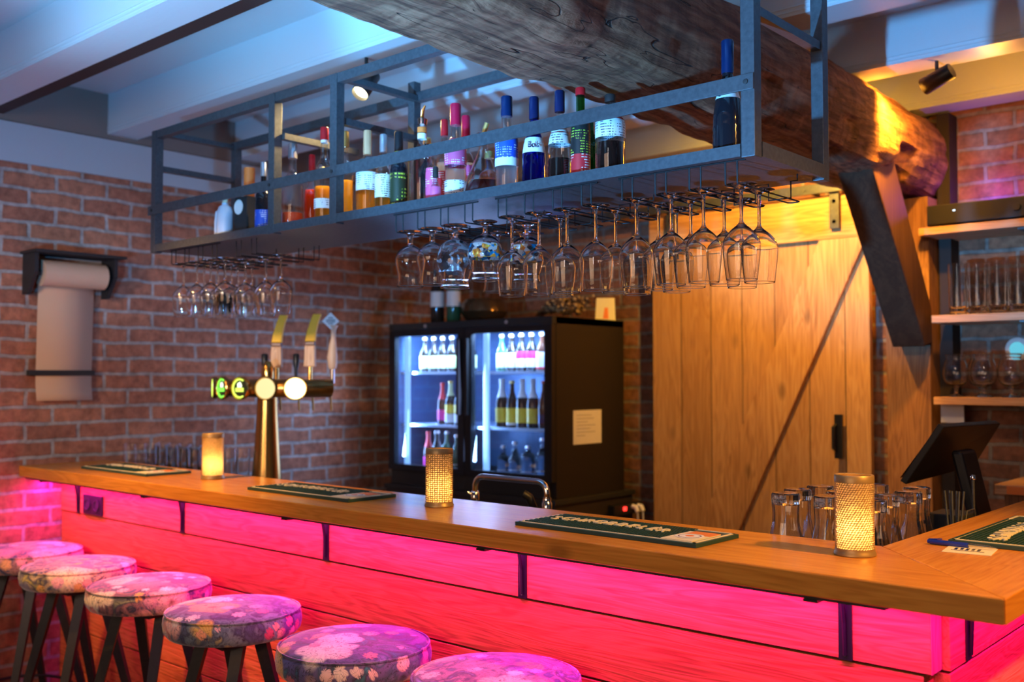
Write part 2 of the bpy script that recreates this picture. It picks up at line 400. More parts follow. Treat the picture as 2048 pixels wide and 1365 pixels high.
# ------------------------------------------------------------------ room shell
struct(box('floor', -4.6, 1.6, -2.2, 4.6, -.1, 0, M['floor']))
struct(box('ceiling', -4.6, 1.6, .2, 4.6, ZC, ZC+.1, M['paint']))
struct(box('wall_left', XL-.15, XL, -1.2, YB+.15, 0, ZC, M['brickL']))
struct(box('wall_back', XL, 1.6, YB, YB+.15, 0, ZC, M['brickB']))
struct(box('trim_1', XL, XL+.012, -1.2, YB, 2.36, 2.525, M['plaster']))      # plaster band at the top of the brick wall
struct(box('trim_8', XL, XL+.004, -1.2, YB, 2.53, ZC, P('old_plaster', (.20, .17, .15), .9)))
tag(box('batten', XL+.01, -1.70, 1.6205, 1.685, 2.552, 2.60, P('dark_batten', (.035, .014, .010), .7)), 'thin dark brown batten running behind the nearest white ceiling joist at top left', 'batten')
for k, yj in enumerate((.82, 1.48, 2.135, 2.79, 3.46, 4.10)):
    bm = bmesh.new(); bm_box(bm, XL, 1.6, yj, yj+.14, ZB, ZC)
    for dz in (.012, .026):
        bm_tube(bm, [(XL, yj, ZB+dz), (1.6, yj, ZB+dz)], .0035, 6)            # moulded lower arris
    struct(obj('trim_%d' % (k+2), bm, M['paint']))

# rough oak beam
def beam_mesh():
    bm = bmesh.new()
    sec = [(-.17, 0.02), (-.16, 0), (-.10, -.006), (-.04, 0), (.03, -.004), (.085, 0.0), (.115, .02), (.135, .06), (.15, .12), (.15, .18), (.13, .25), (.085, .31), (.02, .335), (-.08, .335), (-.15, .33), (-.18, .26), (-.18, .14), (-.18, .06)]
    # refine section
    pts = []
    for i in range(len(sec)):
        a, b = sec[i], sec[(i+1) % len(sec)]
        for t in (0, .33, .66): pts.append((a[0]+(b[0]-a[0])*t, a[1]+(b[1]-a[1])*t))
    ny = 300; rings = []
    for j in range(ny+1):
        y = .3 + (YB-.3)*j/ny; ring = []
        for (x, z) in pts:
            edge = 1. if (x > .03 and z < .09) else .35
            p = Vector((x*5, y*2.2, z*5))
            n = noise.noise(p)*.010*(1+edge*1.6) + noise.noise(p*3.1)*.008*(1+edge) + noise.noise(Vector((x*40, y*16, z*40)))*.005
            chop = max(0., noise.noise(Vector((y*3.3, 4.1, 2.))) - .18)*.10 if (x > .05 and z < .1) else 0.
            d = Vector((x, 0, z-.16)); d.normalize()
            q = Vector((x, 0, z)) + d*(n - chop)
            q.x += .02*math.sin(y*1.1); q.z = max(q.z, -.02) 
            if z > .3: q.z = min(q.z, .335)
            ring.append(bm.verts.new((q.x - 1.475, y, q.z + 2.212)))
        rings.append(ring)
    m_ = len(pts)
    for a, b in zip(rings[:-1], rings[1:]):
        for k in range(m_): bm.faces.new((a[k], a[(k+1) % m_], b[(k+1) % m_], b[k]))
    bm.faces.new(rings[0]); bm.faces.new(rings[-1][::-1])
    return bm
mb = bpy.data.materials.new('rough_oak'); nt, N, L = nodes(mb)
v_ = coords(N, L, (14, 2.2, 14)); n1 = tex(N, L, 'Noise', v_, Scale=2.5, Detail=8., Roughness=.7, Distortion=.4)
v2 = coords(N, L, (60, 3, 60)); n2 = tex(N, L, 'Noise', v2, Scale=1., Detail=4.)
v3 = coords(N, L, (3, 26, 3), (0, 0, .35)); n3 = tex(N, L, 'Noise', v3, Scale=1.6, Detail=3.)
g = math_(N, L, 'ADD', math_(N, L, 'MULTIPLY', n1.outputs[0], .55), math_(N, L, 'MULTIPLY_ADD', n3.outputs[0], .2, math_(N, L, 'MULTIPLY', n2.outputs[0], .3)))
col = ramp(N, L, g, [(.38, (.06, .018, .008)), (.5, (.20, .075, .036)), (.66, (.50, .225, .12))])
cr = tex(N, L, 'Noise', coords(N, L, (14, .9, 14)), Scale=1.3, Detail=2., Distortion=.5)
cm = ramp(N, L, math_(N, L, 'ABSOLUTE', math_(N, L, 'SUBTRACT', cr.outputs[0], .5)), [(.0015, (1, 1, 1)), (.004, (0, 0, 0))])
col = mix(N, L, cm, col, (.012, .006, .004)); L.new(col, N['Principled BSDF'].inputs['Base Color']); N['Principled BSDF'].inputs['Roughness'].default_value = .8
bump(N, L, math_(N, L, 'SUBTRACT', g, cm), 1., .022)
M['oak'] = mb
tag(obj('oak_beam', beam_mesh(), mb, None, 35), 'massive rough-hewn old oak beam crossing under the white ceiling joists', 'beam')

# timber post and diagonal brace
tag(box('timber_post', -1.575, -1.40, 4.10, YB-.002, 0, 2.19, M['post']), 'wide vertical timber post on the back wall between sliding door and glass shelves', 'post')
tag(box('timber_post', -1.396, -1.346, 4.20, YB-.002, 0, 2.54, M['darkwood2']), 'narrow dark vertical upright at the left end of the wall shelves', 'post')
bm = bmesh.new()
bm_prism(bm, [(-1.52, 3.44, 2.30), (-1.52, 3.70, 2.30), (-1.52, 4.098, 1.74), (-1.52, 4.098, 1.60), (-1.52, 4.02, 1.585)], (.13, 0, 0))
tag(obj('diagonal_brace', bm, wood('brace_timber', 2, (.05, .018, .008), (.07, .028, .012), (.09, .038, .018), .6, 4, 0, strength=.1), None, None, None, .006), 'dark diagonal timber brace running from the oak beam down to the wall post', 'brace')

# ------------------------------------------------------------------ sliding barn door + rail
def ob(name, bm, mat, parent=None, bev=0.): return obj(name, bm, mat, parent, None, None, bev)
door = struct(box('door_1', -2.79, -1.69, 4.215, 4.245, .05, 2.262, M['doorw']))
box('ledge', -2.79, -1.69, 4.190, 4.215, 2.07, 2.262, M['doorh'], door, .002)
box('stile', -1.765, -1.69, 4.190, 4.215, .05, 2.07, M['doorh'], door, .002) if False else None
box('bottom_ledge', -2.79, -1.69, 4.190, 4.215, .05, .24, M['doorh'], door, .002)
bm = bmesh.new(); bm_prism(bm, [(-1.90, 4.190, 2.068), (-1.70, 4.190, 2.068), (-1.70, 4.190, 2.045), (-2.55, 4.190, .242), (-2.75, 4.190, .242)], (0, .025, 0))
br = ob('brace', bm, wood('door_brace_wood', 2, (.42, .19, .055), (.62, .31, .10), (.74, .42, .16), .5, 9, .55), door, .002)
h = box('handle', -1.835, -1.800, 4.175, 4.190, 1.115, 1.305, M['black'], door, .002)
tube('grip', [(-1.828, 4.178, 1.15), (-1.828, 4.150, 1.16), (-1.828, 4.150, 1.25), (-1.828, 4.178, 1.26)], .008, M['black'], h)
t = thing('door_track', 'brown flat steel rail above the sliding plank door', 'rail', (0, 0, 0))
box('rail', -4.1, -1.66, 4.150, 4.160, 2.268, 2.312, M['steel'], t, .002)
for x in (-3.9, -3.2, -2.5, -1.95):
    tube('rail_bolt', [(x, 4.146, 2.29), (x, 4.298, 2.29)], .009, M['steel'], t)
for lab, x in (('left', -2.655), ('right', -1.822)):
    hs = thing('door_hanger', '%s steel strap hanger bolted on the sliding door, running on the rail' % lab, 'hanger', (x, 4.175, 2.11), 0, 'strap hangers of the sliding door')
    box('strap', -.022, .022, -.006, .006, 0, .235, M['gold'] if False else M['steel'], hs, .002)
    for z in (.03, .12):
        lathe('bolt', [(0, 0), (.009, 0), (.009, .007), (.006, .010), (0, .010)], M['black'], hs, 12, (0, -.006, z), 'Y').scale = (1, -1, 1) if False else (1, 1, 1)
    lathe('wheel', [(0, 0), (.028, 0), (.028, .02), (0, .02)], M['black'], hs, 20, (0, -.013, .228), 'Y')

# ------------------------------------------------------------------ bar counter
bar = thing('bar_counter', 'L-shaped wooden bar with thick oiled plank worktop and pink lit board cladding', 'bar counter', (0, 0, 0))
bm = bmesh.new()
bm_prism(bm, [(XL+.005, 1.775, 1.055), (-.493, 1.775, 1.055), (-.843, 2.155, 1.055), (XL+.005, 2.155, 1.055)], (0, 0, .045))
ob('worktop', bm, M['counter'], bar, .003)
bm = bmesh.new()
bm_prism(bm, [(-.4925, 1.7755, 1.055), (-.4925, 3.70, 1.055), (-.8425, 3.70, 1.055), (-.8425, 2.156, 1.055)], (0, 0, .045))
ob('return_worktop', bm, M['counterY'], bar, .003)
box('rebate', XL+.01, -.70, 1.800, 2.13, 1.045, 1.0549, M['blackm'], bar)
box('rebate', -.82, -.53, 2.0, 3.69, 1.045, 1.0549, M['blackm'], bar)
for k, (z0, z1) in enumerate(((.900, 1.044), (.739, .896), (.578, .735), (.417, .574), (.256, .413), (.095, .252))):
    x1 = -.675 if k == 0 else -.69
    bmm = bmesh.new(); bm_box(bmm, XL+.003, x1, YP if k == 0 else YP+.004, YP+.06, z0, z1, .002)
    ob('front_board', bmm, M['clad'], bar)
    if k == 0: box('board_end', -.6752, -.6742, YP+.001, YP+.059, z0, z1, M['endgrain'], bar)
    bmm = bmesh.new(); bm_box(bmm, -.76, -.66, YP+.062, 3.69, z0-.004, 1.0448 if k == 0 else z1-.004, .002)
    ob('return_board', bmm, M['cladY'], bar)
box('backing', XL+.01, -.78, YP+.062, YP+.09, .05, 1.04, M['blackm'], bar)
for x, y, rz in ((-4.135, YP, 0), (-3.32, YP, 0), (-2.49, YP, 0), (-1.69, YP, 0), (-.84, YP, 0), (-.66, 2.12, PI/2), (-.66, 2.95, PI/2)):
    bm = bmesh.new()
    bm_box(bm, -.014, .014, -.004, 0, -.145, -.001)
    bm_box(bm, -.014, .014, -.16, 0, -.005, 0)
    bm_tube(bm, [(0, -.006, -.135), (0, -.009, -.07), (0, -.02, -.012)], .0045, 6)
    b_ = obj('bracket', bm, M['black'], bar); b_.location = (x, y, 1.045); b_.rotation_euler = (0, 0, rz)
    s_ = lathe('screw', [(0, 0), (.005, 0), (.004, .002), (0, .003)], M['chrome'], b_, 10, (0, -.007, -.132), 'Y')
bm = bmesh.new(); bm_box(bm, XL+.02, -.8, 1.893, 1.903, 1.0405, 1.045)
obj('led_strip', bm, M['led'], bar)
# tubular end of the light strip under the corner
tube('strip_end', [(-.73, 1.93, 1.035), (-.62, 1.93, 1.035), (-.61, 1.93, 1.05)], .006, P('pink_tube', (.7, .3, .8), .3), bar)
# wall socket on the cladding
so = thing('power_socket', 'dark double power socket on the bar front near the brick wall', 'socket', (-4.0, YP-.0008, .945))
box('plate', -.082, .082, -.009, 0, -.04, .04, M['black'], so, .003)
for x in (-.038, .038):
    lathe('outlet', [(.0, 0), (.019, 0), (.019, -.004), (.024, -.004), (.024, .002), (0, .002)], M['blackm'], so, 20, (x, -.010, 0), 'Y')
# bench behind the counter
bk = thing('back_bench', 'low dark working bench tucked behind the bar counter', 'bench', (0, 0, 0))
box('bench_top', XL+.01, -1.0, 2.16, 2.56, .985, 1.02, M['blackm'], bk)
box('bench_return', -1.0, -.846, 2.16, 3.4, .985, 1.02, M['blackm'], bk)
box('bench_body', XL+.02, -1.02, 2.17, 2.5, .02, .985, M['wood_dark_cab'], bk)

# ------------------------------------------------------------------ stools
fab = [floral('floral_velvet_%d' % i, b1, b2, 3.1*i+1., ac) for i, (b1, b2, ac) in enumerate((
    ((.03, .04, .09), (.35, .16, .12), (.25, .2, .08)), ((.30, .22, .05), (.45, .3, .16), (.1, .14, .2)),
    ((.16, .16, .08), (.3, .12, .12), (.32, .24, .08)), ((.05, .06, .12), (.12, .16, .2), (.3, .26, .12)),
    ((.02, .10, .13), (.10, .07, .18), (.16, .12, .3)), ((.16, .12, .3), (.3, .14, .2), (.1, .12, .25))))]
def make_stool(mat):
    r = thing('bar_stool', '', 'bar stool', (0, 0, 0), 0, 'upholstered stools along the bar front')
    prof = [(0, .712), (.165, .712), (.186, .716), (.196, .728), (.199, .748), (.197, .768), (.191, .777), (.187, .781), (.178, .786), (.14, .793), (.08, .797), (0, .798)]
    cu = lathe('seat', prof, mat, r, 56, smooth=70)
    bm = bmesh.new(); bm_tube(bm, [(.1925*math.cos(2*PI*k/56), .1925*math.sin(2*PI*k/56), .7795) for k in range(56)], .003, 6, True)
    obj('piping', bm, mat, cu, 60)
    box('seat_plate', -.13, .13, -.1, .1, .700, .712, M['blackleg'], r, .003)
    for sx in (-1, 1):
        for sy in (-1, 1):
            bm = bmesh.new()
            bm_tube(bm, [(sx*.105, sy*.035, .703), (sx*.175, sy*.20, .0)], [.024, .013], 4)
            obj('leg', bm, M['blackleg'], r)
    bm = bmesh.new(); bm_tube(bm, [(.195*math.cos(2*PI*k/40), .155*math.sin(2*PI*k/40), .24) for k in range(40)], .006, 8, True)
    obj('foot_ring', bm, M['blackleg'], r, 60)
    return r
sl = ['floral velvet bar stool nearest the brick wall, cut by the left edge', 'floral velvet bar stool with yellowish side, second from the brick wall',
      'floral velvet bar stool with olive and red blooms, third from the brick wall', 'floral velvet bar stool with navy top and white carnation side, fourth from the brick wall',
      'floral velvet bar stool with teal side and lilac top, second from the camera', 'floral velvet bar stool with pale lilac top at bottom edge, closest to camera']
for i, (x, y, rz) in enumerate(((-4.085, 1.735, .1), (-3.63, 1.72, .0), (-3.115, 1.715, .15), (-2.595, 1.695, -.1), (-2.03, 1.685, .05), (-1.565, 1.715, .1))):
    s = make_stool(fab[i]); s.location = (x, y, 0); s.rotation_euler = (0, 0, rz); s['label'] = sl[i]

# ------------------------------------------------------------------ steel hanging shelf
sh = thing('hanging_shelf', 'long open steel frame shelf hung over the bar from the white joists', 'shelf', (0, 0, 0))
Y0, Y1 = 1.90, 2.27
box('shelf_plate', -3.46, -1.0035, Y0+.004, Y1, 1.932, 1.945, M['steel'], sh)
bm = bmesh.new(); bm_box(bm, -3.46, -1.0345, Y0, Y0+.0039, 1.930, 1.957)
obj('shelf_lip', bm, M['steel'], sh)
box('shelf_lip', -1.003, -.9985, Y0+.031, Y1-.031, 1.930, 1.962, M['steel'], sh)
for (x, z1) in ((-3.478, 2.385), (-2.735, 2.385), (-2.418, 2.385), (-1.032, 2.549)):
    box('post', x, x+.032, Y0-.0008, Y0+.030, 1.927, z1, M['steel'], sh, .0015)
for (x, z1) in ((-3.478, 2.40), (-2.44, 2.44), (-1.032, 2.549)):
    box('post', x, x+.030, Y1-.03, Y1, 1.927, z1, M['steel'], sh, .0015)
box('front_rail', -3.49, -1.0, Y0-.0065, Y0-.001, 2.068, 2.102, M['steel'], sh, .001)
bm = bmesh.new(); bm_box(bm, -3.478, -1.66, Y0+.002, Y0+.030, 2.356, 2.385); obj('top_rail', bm, M['steel'], sh)
bm = bmesh.new(); bm_box(bm, -3.478, -1.66, Y1-.028, Y1, 2.372, 2.402); obj('top_rail', bm, M['steel'], sh)
for x in (-3.466, -2.70, -2.405, -1.018):
    box('cross_bar', x-.012, x+.012, Y0+.03, Y1-.03, 2.236, 2.256, M['steel'], sh)
for x in (-3.466, -2.405, -1.018):
    box('cross_bar', x-.012, x+.012, Y0+.03, Y1-.03, 2.372, 2.39, M['steel'], sh)
for x in (-3.462, -2.72, -2.40, -1.017):
    lathe('rail_bolt', [(0, -.004), (.0055, -.003), (.0055, 0), (0, 0)], M['blackm'], sh, 12, (x, Y0-.0065, 2.085), 'Y')

# wire glass racks
def rack(lanes, label, y_back):
    t = thing('glass_rack', label, 'glass rack', (0, 0, 0), 0, 'wire racks under the steel shelf')
    for i, x in enumerate(lanes):
        bm = bmesh.new(); w = .0145
        for s in (-1, 1):
            bm_tube(bm, [(x+s*w, 1.925, 1.931), (x+s*w, 1.925, 1.882), (x+s*w, 1.928, 1.879), (x+s*w, y_back, 1.879)] + ([(x+s*w*2, y_back+.012, 1.879), (x+s*w*2, y_back+.012, 1.90)] if False else []), .0019, 6)
        bm_tube(bm, [(x-w, y_back, 1.879), (x-w*.6, y_back+.006, 1.879), (x+w*.6, y_back+.006, 1.879), (x+w, y_back, 1.879)], .0019, 6)
        obj('lane_wire', bm, M['wire'], t, 60)
    bm = bmesh.new(); a, b = lanes[0]-.0145, lanes[-1]+.0145
    bm_tube(bm, [(a-.01, 1.925, 1.929), (b+.02, 1.925, 1.929)], .0022, 6); obj('front_wire', bm, M['wire'], t, 60); bm = bmesh.new()
    for yb in (y_back-.07,):
        pts = [(a-.03, yb, 1.93), (a-.03, yb, 1.915)]
        for x in lanes:
            pts += [(x-.028, yb, 1.915), (x-.028, yb, 1.8765), (x+.028, yb, 1.8765), (x+.028, yb, 1.915)]
        pts += [(b+.03, yb, 1.915), (b+.03, yb, 1.93)]
        bm_tube(bm, pts, .0019, 6)
    obj('cross_wire', bm, M['wire'], t, 60)
    return t
LA = [-3.355, -3.265, -3.175, -3.085]; LB = [-2.13, -2.04, -1.948, -1.856]; LC = [-1.735, -1.644, -1.552, -1.462]; LD = [-1.342, -1.25, -1.16, -1.07]
rack(LA, 'black wire glass rack under the far left end of the steel shelf', 2.22)
rack(LB, 'black wire glass rack holding the tulip glasses, left of the middle rack', 2.22)
rack(LC, 'black wire glass rack in the middle, between two other racks', 2.22)
rack(LD, 'black wire glass rack at the right end of the steel shelf', 2.22)

# glass kinds --------------------------------------------------------------
WINE = [(0, 0), (.033, 0), (.0355, .0012), (.034, .0025), (.012, .006), (.0055, .012), (.004, .03), (.0036, .06), (.0042, .080), (.009, .089), (.022, .100), (.034, .113), (.0405, .128), (.0415, .138), (.0400, .160), (.0372, .185), (.0342, .2118), (.0337, .2122), (.0332, .2116), (.0364, .185), (.0392, .160), (.0407, .138), (.0397, .1285), (.033, .1145), (.021, .102), (.008, .0935), (0, .092)]
TULIP = [(0, 0), (.034, 0), (.036, .0015), (.034, .004), (.014, .008), (.0085, .014), (.0075, .03), (.009, .040), (.022, .048), (.036, .060), (.0435, .078), (.0445, .090), (.0405, .112), (.0365, .130), (.0365, .145), (.0395, .163), (.0390, .1645), (.0383, .163), (.0352, .145), (.0352, .130), (.039, .112), (.0428, .090), (.0418, .078), (.0345, .062), (.021, .051), (.008, .045), (0, .0435)]
BOWL = [(0, 0), (.032, 0), (.034, .0015), (.032, .004), (.012, .008), (.0065, .016), (.0065, .03), (.012, .038), (.026, .044), (.038, .055), (.0455, .072), (.048, .092), (.046, .112), (.0405, .132), (.035, .148), (.0385, .165), (.0378, .166), (.0335, .149), (.039, .132), (.0445, .112), (.0464, .092), (.044, .072), (.037, .057), (.025, .0475), (.01, .043), (0, .042)]
def fine(prof, e=.0009):
    q = [prof[0]]
    for (a, b), (c, d) in zip(prof[:-1], prof[1:]):
        l = math.hypot(c-a, d-b)
        if l > .004: q += [(a+(c-a)*e/l, b+(d-b)*e/l), (c-(c-a)*e/l, d-(d-b)*e/l)]
        q.append((c, d))
    return q
def spline(prof, i0, i1, n=3):
    """Catmull-Rom through prof[i0:i1]"""
    out = list(prof[:i0])
    for i in range(i0, i1):
        p0, p1, p2, p3 = prof[max(i-1, i0)], prof[i], prof[i+1], prof[min(i+2, i1)]
        for k in range(n):
            t = k/n; out.append(tuple(.5*((2*p1[j]) + (-p0[j]+p2[j])*t + (2*p0[j]-5*p1[j]+4*p2[j]-p3[j])*t*t + (-p0[j]+3*p1[j]-3*p2[j]+p3[j])*t**3) for j in (0, 1)))
    return out + list(prof[i1:])
def goblet(prof):
    k = max(range(len(prof)), key=lambda i: prof[i][1])
    a = spline(prof, k+1, len(prof)-1); b = spline(a, 4, k-1)
    k2 = max(range(len(b)), key=lambda i: b[i][1])
    o, t, i_ = b[k2-1], b[k2], b[k2+1]
    return b[:k2-1] + [(o[0]+.0001, o[1]-.0016), o, t, i_, (i_[0]+.0001, i_[1]-.0016)] + b[k2+2:]
def hang_glass(name, prof, seg=40, mat=None):
    prof = goblet(prof)
    bm = bmesh.new(); bm_lathe(bm, [(r, -z) for r, z in prof], seg)
    return obj(name, bm, mat or M['glass'], None, 60)
gw = hang_glass('wine_glass', WINE); gt = hang_glass('tulip_glass', TULIP)
used = set()
def place(src, x, y, z, label, cat, group, rz=0, sc=1.):
    if src.name not in used: o = src; used.add(src.name)
    else: o = copy_tree(src)
    o.location = (x, y, z); o.rotation_euler = (0, 0, rz); o.scale = (sc, sc, sc)
    o['label'] = label; o['category'] = cat; o['group'] = group; return o
ZH = 1.8845
rows = ['front', 'second', 'third', 'last']; ordn = ['first', 'second', 'third', 'fourth']
YR = (1.967, 2.052, 2.137, 2.22)
spec = {('D', 3): (0, .07), ('D', 2): (0, 1, 2), ('D', 1): (0, 1), ('D', 0): (0, 1, 2), ('C', 3): (0, 1, 2), ('C', 2): (0,), ('C', 1): (0, 1), ('C', 0): (0,)}
spec[('D', 3)] = (0, 1)
names = {'D': 'right rack', 'C': 'middle rack'}
for (rk, ln), rws in sorted(spec.items()):
    lx = (LD if rk == 'D' else LC)[ln]
    for q, rw in enumerate(rws):
        place(gw, lx + random.uniform(-.003, .003), YR[rw]+random.uniform(-.004, .004), ZH,
              'clear stemmed wine glass hanging %s in the %s lane from left of the %s' % (rows[rw], ordn[ln], names[rk]), 'wine glass', 'wine glasses hanging under the steel shelf', 0, .99)
# beer tulips in rack B
for ln, rws in ((0, (0,)), (1, (0, 1))):
    for rw in rws:
        place(gt, LB[ln], YR[rw], ZH, 'clear tulip beer glass with short thick stem hanging %s in %s lane of left rack' % (rows[rw], ordn[ln]), 'beer glass', 'plain tulip glasses under the steel shelf', 0, .98)
def print_patch(parent, prof, mat, z0, z1, a0, a1, name):
    """print lying on the outer wall of a lathe glass between heights z0..z1 (already inverted)"""
    bm = bmesh.new(); n = 20; rr = []
    outer = prof[:prof.index(max(prof, key=lambda p: p[1]))]
    def rad(z):
        for (ra, za), (rb, zb) in zip(outer[:-1], outer[1:]):
            if za <= z <= zb and zb > za: return ra + (rb-ra)*(z-za)/(zb-za)
        return .03
    rows_ = []
    for i in range(9):
        z = z0 + (z1-z0)*i/8; r = rad(z) + .0004
        rows_.append([bm.verts.new((r*math.cos(a0+(a1-a0)*k/n), r*math.sin(a0+(a1-a0)*k/n), -z)) for k in range(n+1)])
    for a, b in zip(rows_[:-1], rows_[1:]):
        for k in range(n): bm.faces.new((a[k], a[k+1], b[k+1], b[k]))
    return obj(name, bm, mat, parent, 60)
def frost(name, sc, cols, thr, rough=.6):
    m = bpy.data.materials.new(name); nt, N, L = nodes(m); b = N['Principled BSDF']; v = coords(N, L)
    vo = tex(N, L, 'Voronoi', v, Scale=sc); cs = N.new('ShaderNodeSeparateColor'); L.new(vo.outputs['Color'], cs.inputs[0])
    L.new(ramp(N, L, cs.outputs[0], cols), b.inputs['Base Color']); b.inputs['Roughness'].default_value = rough
    nz = tex(N, L, 'Noise', v, Scale=sc*.55, Detail=1., Distortion=1.)
    tr = N.new('ShaderNodeBsdfTransparent'); ms = N.new('ShaderNodeMixShader')
    L.new(ramp(N, L, nz.outputs[0], [(thr-.02, (0, 0, 0)), (thr+.02, (1, 1, 1))]), ms.inputs[0])
    L.new(tr.outputs[0], ms.inputs[1]); L.new(b.outputs[0], ms.inputs[2]); L.new(ms.outputs[0], N['Material Output'].inputs[0]); return m
fp = frost('gnome_free_print', 85, [(0, (.9, .9, .88)), (.25, (.0, .25, .5)), (.4, (.9, .3, .02)), (.6, (.9, .9, .9)), (.75, (.02, .05, .1)), (.88, (.85, .5, .05)), (1, (.05, .4, .6))], .36)
for m_ in fp.node_tree.nodes:
    if m_.type == 'VALTORGB' and len(m_.color_ramp.elements) > 3: m_.color_ramp.interpolation = 'CONSTANT'
fw = frost('white_frost_print', 60, [(0, (.30, .30, .34)), (1, (.42, .42, .46))], .52)
g = hang_glass('printed_beer_glass', BOWL); print_patch(g, BOWL, fp, .064, .104, 0, 2*PI, 'colour_print')
place(g, -1.838, 1.97, ZH, 'balloon beer glass with orange and blue print hanging in front', 'beer glass', 'printed balloon glasses', 0, .98)
g2 = copy_tree(g); place_ = g2; g2.location = (-1.776, 2.07, ZH); g2.rotation_euler = (0, 0, 1.5); g2['label'] = 'balloon beer glass with colour print hanging behind the front printed one'
g3 = hang_glass('frosted_print_glass', BOWL); print_patch(g3, BOWL, fw, .042, .125, 0, 2*PI, 'white_print')
g3.location = (-1.948, 1.967, ZH); g3.scale = (1.06,)*3
tag(g3, 'balloon beer glass with white frosted petal print hanging left of the colour printed one', 'beer glass', 'printed balloon glasses')
for i, (x, y) in enumerate(((-1.958, 2.15), (-1.868, 2.16))):
    g_ = copy_tree(gt); g_.location = (x, y, ZH); g_.scale = (1.02, 1.02, 1.06); g_['label'] = ['clear straight beer glass hanging behind the white frosted print glass', 'clear beer glass hanging right behind the front colour printed glass'][i]; g_['group'] = 'plain tulip glasses under the steel shelf'
# far left rack: wine glasses blurred
for ln in range(4):
    for rw in range(3):
        place(gw, LA[ln]+random.uniform(-.004, .004), YR[rw], ZH, 'clear wine glass hanging %s in %s lane of the far left rack' % (rows[rw], ordn[ln]), 'wine glass', 'wine glasses hanging by the brick wall', 0, .93)
for i, x in enumerate((-2.99, -2.90)):
    place(gw, x+.03, 2.05, ZH, ['clear wine glass hanging just right of the far left rack', 'rightmost clear wine glass of the far left cluster'][i], 'wine glass', 'wine glasses hanging by the brick wall', 0, .95)
tx = thing('glass_rack', 'short two lane wire rack right of the far left rack', 'glass rack', (0, 0, 0), 0, 'wire racks under the steel shelf')
for x in (-2.96, -2.87):
    bm = bmesh.new()
    for s in (-1, 1): bm_tube(bm, [(x+s*.0145, 1.94, 1.931), (x+s*.0145, 1.94, 1.879), (x+s*.0145, 2.2, 1.879), (x+s*.0145, 2.2, 1.931)], .0019, 6)
    obj('lane_wire', bm, M['wire'], tx, 60)

# ------------------------------------------------------------------ bottles on the steel shelf
def sm(prof, n=1):
    return prof
def bottle_prof(kind, r, H):
    if kind == 'wine':  q = [(0, .0), (.92, .0), (1, .02), (1, .55), (.93, .62), (.6, .70), (.36, .76), (.33, .80), (.33, .93), (.38, .935), (.38, .96), (.33, .965), (.33, .99)]
    elif kind == 'round': q = [(0, 0), (.94, 0), (1, .02), (1, .52), (.98, .58), (.86, .65), (.62, .69), (.42, .73), (.36, .78), (.36, .99)]
    elif kind == 'stout': q = [(0, 0), (.95, 0), (1, .02), (1, .66), (.95, .72), (.7, .78), (.4, .81), (.32, .85), (.32, .99)]
    elif kind == 'cone': q = [(0, 0), (.94, 0), (1, .02), (.99, .3), (.86, .5), (.62, .66), (.42, .78), (.36, .82), (.36, .99)]
    elif kind == 'rib': q = [(0, 0), (.94, 0)] + [(1-.035*(k % 2)-.004*k, .02+.035*k) for k in range(10)] + [(.93, .38), (.9, .46), (.78, .58), (.58, .68), (.4, .77), (.34, .82), (.34, .99)]
    elif kind == 'decanter': q = [(0, 0), (.92, 0), (1, .03), (.98, .15), (.85, .3), (.62, .48), (.38, .64), (.22, .76), (.18, .84), (.24, .9), (.26, .93)]
    elif kind == 'tall': q = [(0, 0), (.94, 0), (1, .02), (1, .62), (.9, .68), (.55, .73), (.45, .76), (.45, .99)]
    elif kind == 'beer': q = [(0, 0), (.93, 0), (1, .02), (1, .5), (.9, .58), (.6, .68), (.42, .76), (.38, .8), (.36, .97), (.4, .98), (.4, 1.)]
    return [(a*r, b*H) for a, b in q]
def inner(prof, t):
    return [(max(0., a-t), max(b, t*1.5)) for a, b in prof]
def shell(name, prof, mat, parent, seg=28, t=.002, flute=None):
    outer = prof; inn = [(max(.0008, a-t), max(b, t*2)) for a, b in prof if a > 0]
    p = outer + inn[::-1] + [(0, t*2)]
    bm = bmesh.new(); bm_lathe(bm, p, seg, flute=flute); return obj(name, bm, mat, parent, 50)
def radat(prof, z):
    for (ra, za), (rb, zb) in zip(prof[:-1], prof[1:]):
        if za <= z <= zb and zb > za: return ra + (rb-ra)*(z-za)/(zb-za)
    return prof[-1][0]
def band(name, prof, z0, z1, mat, parent, off=.0006, a0=0., a1=2*PI, seg=28):
    bm = bmesh.new(); n = seg; rows_ = []; full = abs(a1-a0-2*PI) < 1e-3
    zs = [z0 + (z1-z0)*i/6 for i in range(7)]
    for z in zs:
        r = radat(prof, z)+off
        rows_.append([bm.verts.new((r*math.cos(a0+(a1-a0)*k/n), r*math.sin(a0+(a1-a0)*k/n), z)) for k in range(n if full else n+1)])
    for a, b in zip(rows_[:-1], rows_[1:]):
        for k in range(n):
            j = (k+1) % len(a) if full else k+1
            if not full and k+1 > n: continue
            bm.faces.new((a[k], a[j], b[j], b[k]))
    return obj(name, bm, mat, parent, 50)
def liquid(prof, frac, H, mat, parent, t=.0024):
    lv = H*frac; p = [(0, t*2.2)]
    pts = [(max(0, a-t), max(b, t*2.2)) for a, b in prof if a > 0]
    for (a, b) in pts:
        if b < lv: p.append((a, b))
    p.append((max(0, radat(prof, lv)-t), lv)); p.append((0, lv))
    bm = bmesh.new(); bm_lathe(bm, p, 24); return obj('liquid', bm, mat, parent, 50)
